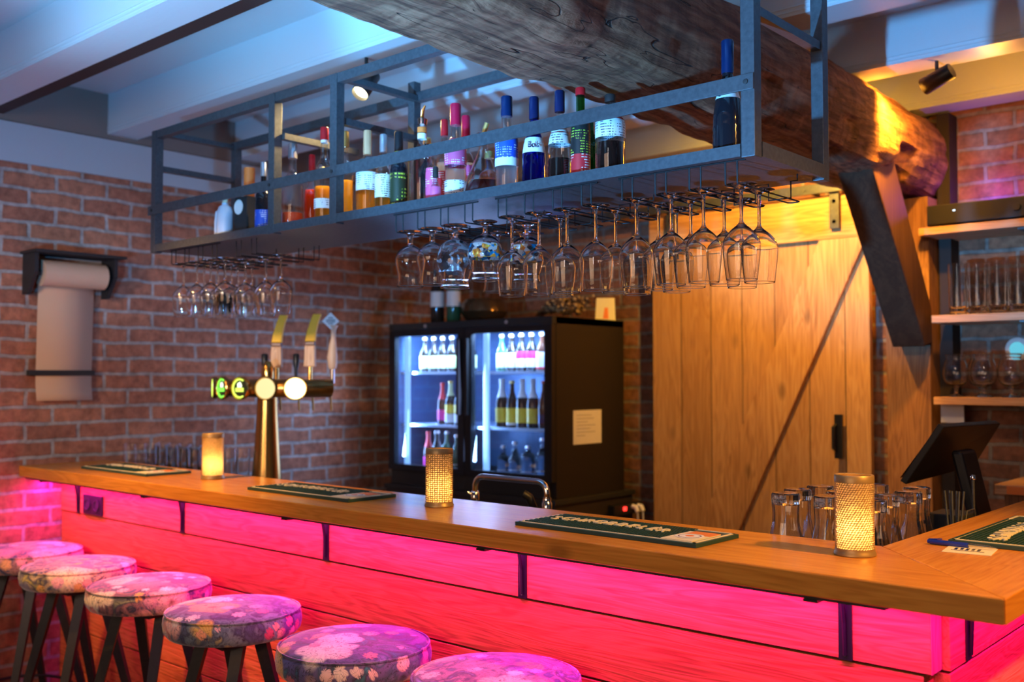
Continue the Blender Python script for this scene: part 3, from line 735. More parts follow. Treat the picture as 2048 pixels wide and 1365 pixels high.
def liq(name, c, rough=.0):
    m = glass(name, c, rough, 1.2); nt, N, L = nodes(m); b = N['Principled BSDF']
    tl = N.new('ShaderNodeBsdfTranslucent'); tl.inputs[0].default_value = (*c, 1); ms = N.new('ShaderNodeMixShader'); ms.inputs[0].default_value = .5
    L.new(b.outputs[0], ms.inputs[1]); L.new(tl.outputs[0], ms.inputs[2]); L.new(ms.outputs[0], N['Material Output'].inputs[0]); return m
LQ = {'amber': liq('amber_liquid', (.95, .42, .05)), 'gold': liq('golden_liquid', (1., .62, .10)), 'red': liq('red_liquid', (.9, .05, .02)), 'orange': liq('orange_liquid', (.95, .18, .01)),
      'dark': P('dark_liquid', (.015, .006, .005), .12), 'brown': liq('brown_liquid', (.35, .06, .02)), 'blue': liq('blue_liquid', (.01, .05, .75)), 'clear': liq('clear_liquid', (.95, .97, 1)), 'yellow': liq('yellow_liquid', (.85, .7, .08)), 'orangered': P('orange_red_liqueur', (.9, .08, .02), .15)}
GL = {'clear': thin('bottle_glass', (.95, .96, .97)), 'green': thin('green_glass', (.04, .55, .12)), 'dgreen': thin('dark_green_glass', (.1, .3, .1)), 'blue': thin('blue_glass', (.08, .25, .85)), 'brown': thin('brown_glass', (.45, .2, .06)), 'black': P('black_glass', (.01, .01, .014), .08)}
def label_mat(name, base, ink, sc=1.):
    """label paper with rows of tiny print"""
    m = P(name, base, .5); nt, N, L = nodes(m); s = N.new('ShaderNodeSeparateXYZ'); t = N.new('ShaderNodeTexCoord'); L.new(t.outputs['Object'], s.inputs[0])
    rowf = math_(N, L, 'FRACT', math_(N, L, 'MULTIPLY', s.outputs[2], 150.*sc)); line = math_(N, L, 'GREATER_THAN', rowf, .6)
    nz = tex(N, L, 'Noise', coords(N, L, (1, 1, .1)), Scale=260.*sc, Detail=1.); on = math_(N, L, 'GREATER_THAN', nz.outputs[0], .5)
    n3 = tex(N, L, 'Noise', coords(N, L), Scale=28.*sc, Detail=0.); blk = math_(N, L, 'GREATER_THAN', n3.outputs[0], .46)
    f = math_(N, L, 'MULTIPLY', math_(N, L, 'MULTIPLY', line, on), blk)
    L.new(mix(N, L, f, base, ink), N['Principled BSDF'].inputs['Base Color']); return m
LB_ = {'white': label_mat('printed_white_label', (.82, .80, .78), (.1, .1, .14)), 'blue': label_mat('printed_blue_label', (.02, .08, .5), (.7, .75, .85)), 'red': label_mat('printed_red_label', (.65, .02, .03), (.85, .75, .7)),
       'pinkw': label_mat('printed_pink_label', (.85, .10, .25), (.9, .85, .85)), 'black': label_mat('printed_black_label', (.015, .015, .015), (.5, .65, .05)), 'green': label_mat('printed_lime_label', (.02, .03, .01), (.6, .7, .05), .6), 'cream': label_mat('printed_cream_label', (.8, .72, .55), (.2, .1, .05))}
AC = math.atan2(-1, 1)     # roughly towards the customers' side
def bottle(x, y, H, r, kind, gmat, lq, fr, cap, caph, labels, label, name='liquor_bottle', z=1.9452, pour=None, rz=0., group='bottles on the steel shelf', cat='bottle'):
    t = thing(name, label, cat, (x, y, z), rz, group); Hb = H - caph*.5 if cap else H
    prof = bottle_prof(kind, r, Hb)
    if gmat == 'black':
        bm = bmesh.new(); bm_lathe(bm, prof + [(0, Hb)], 28); obj('glass_body', bm, GL['black'], t, 50)
    else:
        shell('glass_body', prof, GL[gmat], t)
        if lq: liquid(prof, fr, Hb, LQ[lq], t)
    if cap:
        rn = prof[-1][0]+.002
        lathe('cap', [(0, H-caph), (rn, H-caph), (rn, H-.003), (rn-.002, H), (0, H)], cap, t, 24)
    if pour:
        lathe('pourer', [(0, H-.01), (rn if cap else prof[-1][0]+.001, H-.01), (prof[-1][0]+.003, H+.006), (.006, H+.012), (0, H+.012)], pour, t, 20)
        tube('spout', [(0, 0, H+.01), (.004, 0, H+.03), (.012, 0, H+.045)], [.005, .004, .003], M['brass'], t)
    for (z0, z1, m_) in labels: band('label', prof, z0*H, z1*H, m_, t)
    return t
s = M['silver']
bottle(-1.105, 1.975, .268, .035, 'rib', 'black', None, 0, M['bluecap'], .075, [(.50, .60, LB_['white'])], 'tall dark ribbed bottle with blue neck foil at the right end post')
bottle(-1.437, 1.990, .212, .037, 'stout', 'clear', 'dark', .45, M['blackm'], .02, [(.48, .72, LB_['white']), (.69, .715, M['red'])], 'stout clear bottle of dark rum with big white back label')
b_ = bottle(-1.525, 1.985, .245, .024, 'tall', 'green', None, 0, M['red'], .02, [(.04, .30, LB_['red']), (.30, .62, LB_['black'])], 'slim green bottle with red cap and red and black label')
bottle(-1.562, 2.075, .215, .024, 'round', 'green', None, 0, M['red'], .02, [], 'plain green bottle standing behind the red labelled one')
bottle(-1.592, 1.985, .250, .033, 'rib', 'clear', 'dark', .33, M['navy'], .055, [(.44, .58, LB_['white']), (.55, .565, M['red'])], 'ribbed clear bottle of dark liqueur with pale label and navy cap')
bb = bottle(-1.678, 1.985, .250, .033, 'rib', 'blue', 'blue', .42, M['navy'], .06, [(.40, .56, M['white'])], 'bright blue ribbed liqueur bottle with white script label')
Mx = Matrix.Translation((.0235*math.cos(-.9)+.004, .0235*math.sin(-.9)-.006, .118)) @ Matrix.Rotation(math.radians(38), 4, 'Z') @ Matrix.Rotation(PI/2, 4, 'X')
text('lettering', 'Bols', .022, M['navy'], bb, Mx, .0003, .8)
bottle(-1.787, 2.000, .275, .031, 'tall', 'clear', 'clear', .5, M['bluecap'], .055, [(.38, .62, LB_['blue']), (.30, .38, M['white'])], 'clear bottle with blue cap and blue and white labels')
d = bottle(-1.868, 1.995, .190, .055, 'decanter', 'clear', 'brown', .28, None, 0, [], 'wide clear decanter with brown spirit and cork pourer', 'decanter')
lathe('stopper', [(0, .165), (.012, .165), (.020, .178), (.020, .186), (.010, .190), (.0, .19)], M['glass'], d, 20)
tube('cork', [(0, 0, .186), (.010, .004, .215)], .007, M['gold'], d)
bottle(-1.925, 2.08, .16, .030, 'round', 'clear', 'amber', .7, M['gold'], .02, [(.1, .5, M['orange'])], 'small amber bottle with orange oval label behind the decanter')
bottle(-2.000, 2.020, .298, .031, 'tall', 'clear', 'clear', .4, M['pinkred'], .062, [(.40, .66, LB_['pinkw']), (.08, .25, LB_['white'])], 'square shouldered clear bottle with tall red cap and pink label')
bottle(-2.126, 2.100, .290, .026, 'round', 'clear', 'clear', .6, M['red'], .05, [(.12, .45, LB_['red'])], 'slim clear bottle with red cap left of the pink labelled one')
bottle(-2.10, 2.165, .310, .026, 'tall', 'clear', 'clear', .6, M['pinkred'], .075, [(.2, .5, LB_['pinkw'])], 'red capped bottle standing behind the pink labelled one')
v = bottle(-2.112, 1.995, .262, .036, 'round', 'clear', 'yellow', .09, None, 0, [(.87, .93, M['orange']), (.80, .86, M['white'])], 'clear round shouldered bottle with orange neck band and metal pourer', pour=M['chrome'])
Mx = Matrix.Translation((.032, -.024, .10)) @ Matrix.Rotation(math.radians(38), 4, 'Z') @ Matrix.Rotation(PI/2, 4, 'X') @ Matrix.Rotation(PI/2, 4, 'Z')
bottle(-2.035, 1.975, .115, .015, 'beer', 'clear', 'clear', .5, M['blackm'], .03, [(.05, .5, M['pink'])], 'tiny bottle with black cap and pink label in the front row', 'miniature_bottle')
bottle(-2.07, 1.995, .19, .018, 'tall', 'clear', 'yellow', .12, M['gold'], .03, [(.1, .62, LB_['pinkw'])], 'narrow bottle with pink script label beside the pourer bottle')
bottle(-2.218, 2.000, .250, .025, 'tall', 'black', None, 0, M['black'], .06, [(.06, .5, LB_['green']), (.74, .79, M['lime'])], 'black bottle with lime printed label and yellow neck ring')
bottle(-2.20, 2.10, .247, .028, 'round', 'black', None, 0, M['gold'], .02, [], 'glittering black bottle behind the lime labelled one')
bottle(-2.270, 1.985, .248, .025, 'round', 'clear', 'gold', .42, s, .055, [(.22, .50, LB_['cream'])], 'amber bottle with silver cap and cream label')
bottle(-2.360, 2.000, .277, .035, 'stout', 'clear', 'gold', .55, M['tan'], .075, [(.32, .52, LB_['white'])], 'broad amber whisky bottle with tall copper coloured cap')
bottle(-2.47, 2.09, .262, .028, 'round', 'clear', 'amber', .66, M['blackm'], .02, [], 'amber bottle with black pourer behind the broad whisky bottle', pour=M['black'])
bottle(-2.452, 1.99, .288, .024, 'wine', 'clear', 'gold', .5, M['gold'], .05, [], 'tall slim bottle of golden spirit beside the second steel post')
bottle(-2.560, 1.990, .318, .031, 'round', 'clear', 'gold', .42, M['red'], .04, [(.17, .27, LB_['white']), (.84, .87, M['white'])], 'round shouldered bottle with red cap and white neck band, golden spirit')
bottle(-2.742, 2.080, .272, .027, 'wine', 'clear', 'orange', .62, M['red'], .06, [], 'slender bottle of orange liqueur with red cap')
bottle(-2.660, 2.060, .215, .025, 'round', 'clear', 'amber', .6, M['gold'], .02, [(.5, .7, M['red'])], 'small amber bottle with red label between two steel posts')
bottle(-2.72, 1.985, .290, .036, 'round', 'clear', 'orangered', .22, s, .05, [], 'clear bottle with silver cap and bright orange red liqueur at the bottom')
bottle(-2.905, 2.000, .258, .028, 'wine', 'black', None, 0, s, .05, [(.04, .09, M['white']), (.12, .35, LB_['blue'])], 'dark bottle with pale pointed cap left of the warm lit post')
bottle(-2.945, 2.060, .19, .018, 'tall', 'brown', None, 0, M['tan'], .02, [(.2, .6, LB_['cream'])], 'narrow brown bottle behind the pale capped one')
# boxed bottle with round white seal
bx = thing('gift_box', 'black boxed bottle with orange top tube and round white seal', 'bottle box', (-3.02, 2.02, 1.9452), 0, 'bottles on the steel shelf')
box('carton', -.036, .036, -.034, .034, 0, .15, M['blackm'], bx, .002)
lathe('tube_cap', [(0, .15), (.019, .15), (.019, .256), (0, .258)], M['orange'], bx, 20)
lathe('seal', [(0, -.002), (.026, -.002), (.026, 0), (0, 0)], M['white'], bx, 24, (-.012, -.0345, .115), 'Y')
jg = thing('stone_jug', 'pale blue stoneware jug with loop handle near the shelf end', 'jug', (-3.085, 1.965, 1.9452), 0, 'bottles on the steel shelf')
lathe('jug_body', [(0, 0), (.026, 0), (.028, .004), (.028, .10), (.022, .118), (.011, .126), (.011, .132), (0, .132)], P('pale_glaze', (.55, .68, .82), .3), jg, 28)
lathe('cork', [(0, .13), (.009, .13), (.010, .148), (0, .148)], M['cream'], jg, 14)
tube('jug_handle', [(-.02, 0, .112), (-.052, 0, .105), (-.058, 0, .07), (-.056, 0, .004)], .006, P('pale_glaze_handle', (.6, .7, .82), .3), jg)

# blue patch under the shelf comes from an added spot: underside is plain steel

# ------------------------------------------------------------------ ceiling spotlights
def spotlight(loc, d, label, glow):
    t = thing('spotlight', label, 'spotlight', loc, 0, 'black cylinder spotlights on the joists')
    z = Vector(d).normalized(); q = z.to_track_quat('Z', 'Y').to_matrix().to_4x4()
    bm = bmesh.new(); bm_lathe(bm, [(0, -.055), (.026, -.055), (.028, -.052), (.030, .05), (.0285, .052), (.027, .045), (.027, .030), (0, .030)], 28)
    bm.transform(q); obj('housing', bm, M['black'], t, 40)
    bm = bmesh.new(); bm_lathe(bm, [(0, .033), (.0265, .033), (.0265, .036), (0, .038)], 24); bm.transform(q); obj('lens', bm, M['lampglow'] if glow else M['lampglow'], t, 40)
    tube('stem', [(0, 0, 0), (0, 0, ZB-loc[2])], .006, M['black'], t)
    return t
spotlight((-2.605, 2.20, 2.458), (.10, -.62, -.78), 'black cylinder spotlight with glowing lens hanging above the bottles', True)
spotlight((-1.165, 3.52, 2.487), (-.93, .1, -.33), 'dark cylinder spotlight on the joist above the sliding door', True)

# ------------------------------------------------------------------ bar mats
def bar_mat(x, y, rz, label, first):
    t = thing('bar_mat', label, 'bar mat', (x, y, 1.1003), rz, 'green rubber bar mats')
    w, d_ = .255, .092
    box('mat_base', -w, w, -d_, d_, 0, .009, M['greenmat'], t, .001)
    bm = bmesh.new(); e = .006; i_ = .007; zz = .0092
    for (a, b, c, d2) in ((-w+i_, w-i_, -d_+i_, -d_+i_+e), (-w+i_, w-i_, d_-i_-e, d_-i_), (-w+i_, -w+i_+e, -d_+i_, d_-i_), (w-i_-e, w-i_, -d_+i_, d_-i_)):
        bm_box(bm, a, b, c, d2, .009, .0105)
    obj('border', bm, M['cream'], t)
    bm = bmesh.new()
    for i in range(54):
        for j in range(17):
            x_ = -w+.020 + i*.0076 + (j % 2)*.0038; y_ = -d_+.020 + j*.0096
            if x_ > w-.100: continue
            bm_box(bm, x_-.0024, x_+.0024, y_-.0024, y_+.0024, .0088, .0122)
    obj('rubber_nubs', bm, M['greenmat'], t)['kind'] = 'stuff'
    body = 'SCHROBBEL\u00c8R'; n = len(body); lt = bmesh.new()
    tmp = []
    for k, ch in enumerate(body):
        u = (k-(n-1)/2)/n
        Mx = Matrix.Translation((-.045+u*.345, .004-.05*u*u*1.2+.012, .0125)) @ Matrix.Rotation(-u*.32, 4, 'Z')
        o = text('letter', ch, .058, M['cream'], None, Mx, .002, .78); lt.from_mesh(o.data); bpy.data.objects.remove(o)
    obj('lettering', lt, M['cream'], t)
    # badge area on the right
    bm = bmesh.new(); bm_box(bm, w-.098, w-.020, -d_+.015, d_-.045, .009, .0112); bd = obj('badge', bm, M['cream'], t)
    bm = bmesh.new(); bm_box(bm, w-.085, w-.020, .0, .048, .0112, .0118); obj('badge_panel', bm, M['orange'], bd)
    for r_, m_ in ((.032, M['white']), (.026, M['brownband']), (.023, M['white']), (.010, M['orange'])):
        lathe('badge_disc', [(0, .0118), (r_, .0118), (r_, .0122+(.034-r_)*.02), (0, .0122+(.034-r_)*.02)], m_, bd, 28, (w-.058, -.022, 0))
    return t
bar_mat(-1.380, 1.953, 0, 'green rubber bar mat with cream lettering, between the near and middle lanterns', True)
bar_mat(-2.545, 1.968, 0, 'green rubber bar mat with cream lettering, between the middle and far lanterns', False)
bar_mat(-3.70, 1.968, 0, 'green rubber bar mat with cream lettering, nearest the brick wall', False)
bar_mat(-.655, 2.535, PI/2, 'green rubber bar mat on the right leg of the bar beside the blue pen', False)

# pen and coaster
pn = thing('ballpoint_pen', 'blue and clear ballpoint pen lying across a coaster', 'pen', (-.778, 2.245, 1.1065), math.radians(-2))
tube('barrel', [(0, 0, 0), (.006, 0, 0), (.085, 0, 0)], [.004, .0055, .0055], M['penblue'], pn, 12)
tube('grip', [(.085, 0, 0), (.125, 0, 0), (.142, 0, 0)], [.0052, .0048, .0015], M['glassT'], pn, 12)
tube('refill', [(.085, 0, 0), (.14, 0, 0)], [.0018, .001], M['gold'], pn, 8)
tube('clip', [(.002, 0, .005), (.03, .002, .0075)], .0012, M['penblue'], pn, 8)
co = thing('coaster', 'cream cardboard coaster with dark print under the blue pen', 'coaster', (-.682, 2.215, 1.1003), math.radians(8))
box('card', -.047, .047, -.047, .047, 0, .0012, M['cream'], co, .0004)
bm = bmesh.new()
for k in range(5): bm_box(bm, -.03+k*.011, -.024+k*.011, -.008+.004*(k % 2), .018, .0013, .0016)
bm_box(bm, -.034, .03, -.018, -.014, .0013, .0016); obj('print', bm, M['navy'], co)

# ------------------------------------------------------------------ lanterns
def lantern(x, y, label, mode, seed):
    rnd = random.Random(seed); t = thing('candle_lantern', label, 'lantern', (x, y, 1.1003), 0, 'perforated tealight lanterns')
    R, H = .0385, .162; nc, nr = (40, 30) if mode == 'holes' else (34, 24); bm = bmesh.new()
    z0, z1 = .014, .148; grid = {}
    def vert(u, v):
        a = 2*PI*u/nc; return bm.verts.new((R*math.cos(a), R*math.sin(a), z0+(z1-z0)*v/nr))
    shear = .45 if mode == 'holes' else 0.
    off = lambda j: j*shear
    keys = {}
    def kv(i, j, hi):      # shared lattice on half steps
        k = (round(i*2) % (nc*2), round(j*2))
        if k not in keys: keys[k] = vert(i+j*shear, j)
        return keys[k]
    for j in range(nr):
        for i in range(nc):
            out = [kv(i, j, 0), kv(i+.5, j, 0), kv(i+1, j, 0), kv(i+1, j+.5, 0), kv(i+1, j+1, 0), kv(i+.5, j+1, 0), kv(i, j+1, 0), kv(i, j+.5, 0)]
            jx, jy = rnd.uniform(-.06, .06), rnd.uniform(-.06, .06); sc = rnd.uniform(.35, .43) if mode == 'holes' else .36
            if mode != 'holes' and (i+j) % 2: sc = .42
            rot = rnd.uniform(.5, 1.) if mode == 'holes' else (0.785 if (i % 2) else 0.)
            hol = []
            for k in range(8):
                a = -3*PI/4 + k*PI/4; ea, eb = (sc*1.15, sc*.85) if mode == 'holes' else (sc*1.2, sc*.7)
                if mode != 'holes' and k % 2: ea *= .85; eb *= .85
                px, py = ea*math.cos(a-rot), eb*math.sin(a-rot)
                qx, qy = px*math.cos(rot)-py*math.sin(rot), px*math.sin(rot)+py*math.cos(rot)
                hol.append(vert(i+.5+jx+qx+(j+.5+jy+qy)*shear, j+.5+jy+qy))
            for k in range(8):
                bm.faces.new((out[k], out[(k+1) % 8], hol[(k+1) % 8], hol[k]))
    o = obj('perforated_shade', bm, M['lantern'], t, 60); md = o.modifiers.new('solid', 'SOLIDIFY'); md.thickness = .0008; md.offset = -1
    lathe('top_rim', [(R-.004, H), (R-.001, H+.001), (R+.0006, H-.001), (R+.0006, z1-.0005), (R-.0006, z1-.0005), (R-.0006, H-.004), (R-.004, H-.001), (R-.004, H)], M['lantern'], t, 48)
    lathe('base', [(0, 0), (R+.001, 0), (R+.003, .001), (R+.003, .005), (R+.0008, .008), (R+.0006, z0+.0005), (R-.0006, z0+.0005), (R-.001, .005), (0, .005)], M['lantern'], t, 48)
    lathe('frosted_liner', [(R-.003, .006), (R-.003, H-.004)], M['liner'], t, 40)
    cd = lathe('tealight', [(0, .0055), (.018, .0055), (.018, .02), (0, .02)], M['wax'], t, 24)
    lathe('flame', [(0, .024), (.004, .030), (.0045, .036), (.002, .046), (0, .052)], M['flame'], cd, 14)
    l = point('candle_light', (0, 0, .055), .55, (1., .58, .2), .008); l.parent = t
    return t
lantern(-.843, 2.012, 'perforated brass tealight lantern nearest the camera, oval hole pattern, at the bar corner', 'holes', 3)
lantern(-2.039, 1.997, 'perforated brass tealight lantern in the middle of the bar, lattice pattern', 'lattice', 4)
lantern(-3.206, 2.003, 'perforated gold tealight lantern farthest away, near the beer tap', 'holes', 5)

# ------------------------------------------------------------------ glasses standing behind the counter
FL = [(0, 0), (.030, 0), (.033, .003), (.033, .02), (.0305, .05), (.031, .07), (.037, .10), (.044, .13), (.0475, .155), (.048, .160), (.0465, .160), (.0425, .13), (.035, .10), (.029, .07), (.0285, .05), (.030, .028), (0, .024)]
bm = bmesh.new(); bm_lathe(bm, [(r, .162-z) for r, z in fine(FL)], 72, flute=(12, .018)); gb = obj('beer_glass', bm, M['glass'], None, 60)
pos = [(-1.122, 2.27), (-1.14, 2.372), (-1.018, 2.275), (-1.036, 2.385), (-1.13, 2.482), (-.914, 2.28), (-.928, 2.39), (-1.03, 2.495), (-.912, 2.50), (-.93, 2.61), (-1.035, 2.605)]
wh = ['front left', 'second behind front left', 'front row second', 'middle row second', 'back left', 'front row behind the lantern', 'middle row right of the lantern', 'back row second', 'right end of the row', 'far right by the straw holder', 'rear row']
for (x, y), w_ in zip(pos, wh):
    place(gb, x, y, 1.0215, 'upside-down fluted beer glass behind the bar corner, %s' % w_, 'beer glass', 'upturned fluted beer glasses at the bar corner', random.random())
TL = [(0, 0), (.026, 0), (.028, .002), (.0335, .15), (.0325, .1505), (.027, .008), (0, .006)]
bm = bmesh.new(); bm_lathe(bm, fine(TL), 28); gl_ = obj('tall_glass', bm, M['glass'], None, 60)
k = 0
for j, y in enumerate((2.215, 2.295, 2.375)):
    for i in range(10):
        x = -4.20 + i*.088 + (j % 2)*.03
        if x > -3.53: continue
        place(gl_, x, y, 1.0215, 'clear straight glass upright beside the tap, %s row, number %d from the wall' % (rows[j], i+1) if False else 'clear straight glass upright between wall and tap, %s row, %s from the wall' % (rows[j], ['closest', 'second', 'third', 'fourth', 'fifth', 'sixth', 'seventh', 'eighth', 'ninth', 'tenth'][i]), 'drinking glass', 'upright glasses left of the tap', 0, 1.)

# ------------------------------------------------------------------ faucet
fa = thing('sink_faucet', 'chrome swan-neck faucet rising behind the middle of the bar', 'faucet', (-1.945, 2.36, 1.0205))
bm = bmesh.new()
pts = [(0, 0, .075), (0, 0, .09)] + arc(-.035, .09, .035, 0, 90, 6, lambda a, b: (a, 0, b)) + arc(-.265, .09, .035, 90, 180, 6, lambda a, b: (a, 0, b)) + [(-.30, 0, .07)]
bm_tube(bm, pts, .0095, 14); obj('spout_pipe', bm, M['chrome'], fa, 60)
lathe('outlet_nut', [(0, .048), (.014, .048), (.014, .072), (.011, .076), (0, .076)], M['chrome'], fa, 16, (-.30, 0, 0))
lathe('swivel_nut', [(0, .04), (.016, .04), (.016, .062), (.013, .066), (.013, .08), (0, .08)], M['chrome'], fa, 12)
lathe('stand_pipe', [(0, 0), (.022, 0), (.022, .01), (.012, .014), (.012, .04), (0, .04)], M['chrome'], fa, 20)
bm = bmesh.new(); bm_tube(bm, [(-.07, .02, .04), (-.07, .0, .075), (-.085, -.01, .085)], .013, 10); obj('tap_knob', bm, M['black'], fa, 60)
tube('side_lug', [(-.30, -.0, .06), (-.33, .0, .07)], .005, M['chrome'], fa)

# ------------------------------------------------------------------ beer tap
tp = thing('beer_tap', 'curved brass beer tap column with glowing round lenses and tall handles', 'beer tap', (-3.475, 2.42, 1.0205))
lathe('base_flange', [(0, 0), (.085, 0), (.085, .012), (.062, .02), (0, .02)], M['brass'], tp, 36)
lathe('column', [(0, .015), (.062, .015), (.052, .14), (.043, .29), (.040, .375), (0, .375)], M['brass'], tp, 36)
Cc = Vector((-3.588+3.475, 2.667-2.42, 1.42-1.0205)); Ra = .372
vd = Vector((.7995, -.6, 0)); # direction from circle centre to the camera
vd = (Vector((0, 0, 0)) - Vector((-3.588, 2.667, 0))); vd.z = 0; vd.normalize(); a_view = math.atan2(vd.y, vd.x)
def arcp(th, rr=Ra, dz=0.): a = a_view + math.radians(th); return Cc + Vector((math.cos(a)*rr, math.sin(a)*rr, dz))
# screen-left from camera means negative rotation about centre
bm = bmesh.new(); ths = [-84 + k*(106/24) for k in range(25)]
rings = []
for th in ths:
    p = arcp(th, Ra-.055); out_ = (arcp(th, Ra) - arcp(th, 0)); out_.z = 0; out_.normalize()
    rings.append([bm.verts.new(p + out_*.040*math.cos(2*PI*k/20) + Vector((0, 0, 1))*.037*math.sin(2*PI*k/20)) for k in range(20)])
for a, b in zip(rings[:-1], rings[1:]):
    for k in range(20): bm.faces.new((a[k], a[(k+1) % 20], b[(k+1) % 20], b[k]))
bm.faces.new(rings[0]); bm.faces.new(rings[-1][::-1])
tb = obj('tap_arm', bm, M['brassd'], tp, 50)
lathe('finial', [(0, .38), (.024, .38), (.026, .40), (.024, .43), (.012, .452), (0, .458)], M['brass'], tp, 24, (.0, .0, .055))
def lens_mat(name, kind):
    if kind == 'plain': return emit(name, (1., .95, .55), 3.2)
    if kind == 'cream': return emit(name, (1., .82, .38), 1.1)
    return emit(name, (.35, 1., .08), 1.0)
for i, (th, kd) in enumerate(((-81, 'dark'), (-60, 'green'), (-41, 'green'), (-22, 'cream'), (-3, 'plain'))):
    p = arcp(th, Ra-.03); out_ = arcp(th, 1.)-arcp(th, 0.); out_.normalize(); q = out_.to_track_quat('Z', 'Y').to_matrix().to_4x4(); q.translation = p
    bm = bmesh.new(); bm_lathe(bm, [(0, -.03), (.030, -.03), (.034, 0), (.0455, .006), (.048, .012), (.048, .022), (.044, .026), (.041, .022), (.041, .016), (0, .016)], 32)
    bm.transform(q); hs = obj('lens_housing', bm, M['brass'], tp, 40)
    bm = bmesh.new(); bm_lathe(bm, [(0, .0165), (.041, .0165), (.041, .019), (0, .021)], 28); bm.transform(q)
    if kd in ('plain', 'cream'): obj('lens', bm, lens_mat('lens_'+kd, kd), hs, 40)
    else:
        obj('lens', bm, P('lens_dark', (.02, .03, .02), .2), hs, 40)
        gm = emit('lens_green%d' % i, (.25, 1., .08) if i == 1 else (.75, 1., .12), 1.6); wm = emit('lens_white%d' % i, (.9, 1., .7), 2.)
        bm = bmesh.new()
        segs = [(.036*math.cos(math.radians(a)), .036*math.sin(math.radians(a)), .0225) for a in range(60, 301, 10)]
        bm_tube(bm, segs, .0035, 5); bm_prism(bm, [(-.022, -.014, .021), (.020, -.014, .021), (.020, .002, .021), (-.022, .002, .021)], (0, 0, .002)); bm.transform(q); obj('lens_print', bm, gm, hs)
        bm = bmesh.new(); bm_prism(bm, [(-.012, .004, .021), (.010, .004, .021), (.010, .015, .021), (.002, .026, .021), (-.012, .02, .021)], (0, 0, .002)); bm.transform(q); obj('lens_figure', bm, wm, hs)
def wp(x, y, z): return Vector((x, y, z)) - Vector(tp.location)
def handle(x, y, kind, z0=1.48):
    b = wp(x, y, z0)
    if kind == 'black':
        tube('handle', [b+Vector((0, 0, -.02)), b+Vector((0, 0, .025)), b+Vector((0, 0, .045)), b+Vector((0, 0, .085)), b+Vector((0, 0, .09))], [.006, .008, .013, .014, .009], M['black'], tp, 16)
    elif kind == 'yellow':
        st = tube('handle_stem', [b+Vector((0, 0, -.03)), b+Vector((0, 0, .03))], .010, M['brass'], tp, 14)
        def sect(pts, mat, nm, par):
            bm = bmesh.new(); rs = []
            for (dx, z, w, d2) in pts:
                c = b + Vector((dx*.75, dx*.66, z)); e1 = Vector((.75, .66, 0)); e2 = Vector((-.66, .75, 0))
                rs.append([bm.verts.new(c + e1*a*w + e2*bb*d2) for a, bb in ((-1, -1), (1, -1), (1, 1), (-1, 1))])
            for p_, q_ in zip(rs[:-1], rs[1:]):
                for k in range(4): bm.faces.new((p_[k], p_[(k+1) % 4], q_[(k+1) % 4], q_[k]))
            bm.faces.new(rs[0]); bm.faces.new(rs[-1]); return obj(nm, bm, mat, par, None, None, .003)
        hd = sect([(0, .025, .024, .016), (0, .115, .021, .014)], M['tan'], 'handle_grip', tp)
        sect([(0, .1152, .022, .015), (.001, .132, .021, .0145)], M['brownband'], 'band', hd)
        sect([(.001, .1322, .021, .014), (.006, .17, .019, .013), (.018, .215, .017, .012), (.030, .248, .017, .011)], M['yellow'], 'yellow_blade', hd)
        for k in range(4):
            bmm = bmesh.new(); c = b+Vector((.0, -.0, .150+.007*k)); bm_tube(bmm, [c+Vector((.66*.0-.012+.004, -.75*.0-.018, 0)), c+Vector((.004, -.012, .003))], .0016, 5); obj('print', bmm, M['brownband'], hd)
    else:
        tube('handle_stem', [b+Vector((0, 0, -.04)), b+Vector((0, 0, .03))], .009, M['chrome'], tp, 14)
        tube('wooden_handle', [b+Vector((0, 0, .02)), b+Vector((0, 0, .03)), b+Vector((-.002, 0, .07)), b+Vector((0, 0, .11)), b+Vector((.004, 0, .15)), b+Vector((.005, 0, .185)), b+Vector((.006, 0, .205))], [.014, .018, .022, .017, .010, .011, .020], P('pale_handle', (.72, .50, .34), .45), tp, 20)
        n_ = Vector((.70, -.71, 0)); c = b+Vector((0, -.01, .222)); e1 = Vector((.71, .70, 0)); w_ = .036
        bm = bmesh.new(); bm_prism(bm, [c-e1*w_, c-Vector((0, 0, w_)), c+e1*w_, c+Vector((0, 0, w_))], n_*.010); hd = obj('diamond_badge', bm, M['white'], tp)
        bm = bmesh.new()
        for k, (l_, z_) in enumerate(((.010, .012), (.020, .003), (.018, -.004), (.010, -.012))):
            cc = c + n_*.0108 + Vector((0, 0, z_)); bm_tube(bm, [cc-e1*l_, cc+Vector((0, 0, .002)), cc+e1*l_], .0016, 5)
        obj('badge_print', bm, M['black'], hd)
handle(-3.600, 2.492, 'black', 1.475); handle(-3.562, 2.525, 'yellow'); handle(-3.500, 2.580, 'black', 1.475); handle(-3.456, 2.619, 'yellow', 1.485); handle(-3.372, 2.672, 'wood', 1.48)
for (x, y) in ((-3.575, 2.50), (-3.562, 2.53), (-3.50, 2.58), (-3.456, 2.62), (-3.385, 2.66)):
    a = wp(x, y, 1.44)
    tube('spigot', [a+Vector((-.03, -.03, -.01)), a, a+Vector((.008, .006, -.03)), a+Vector((.012, .01, -.115))], [.010, .009, .006, .0045], M['brassd'], tp, 12)

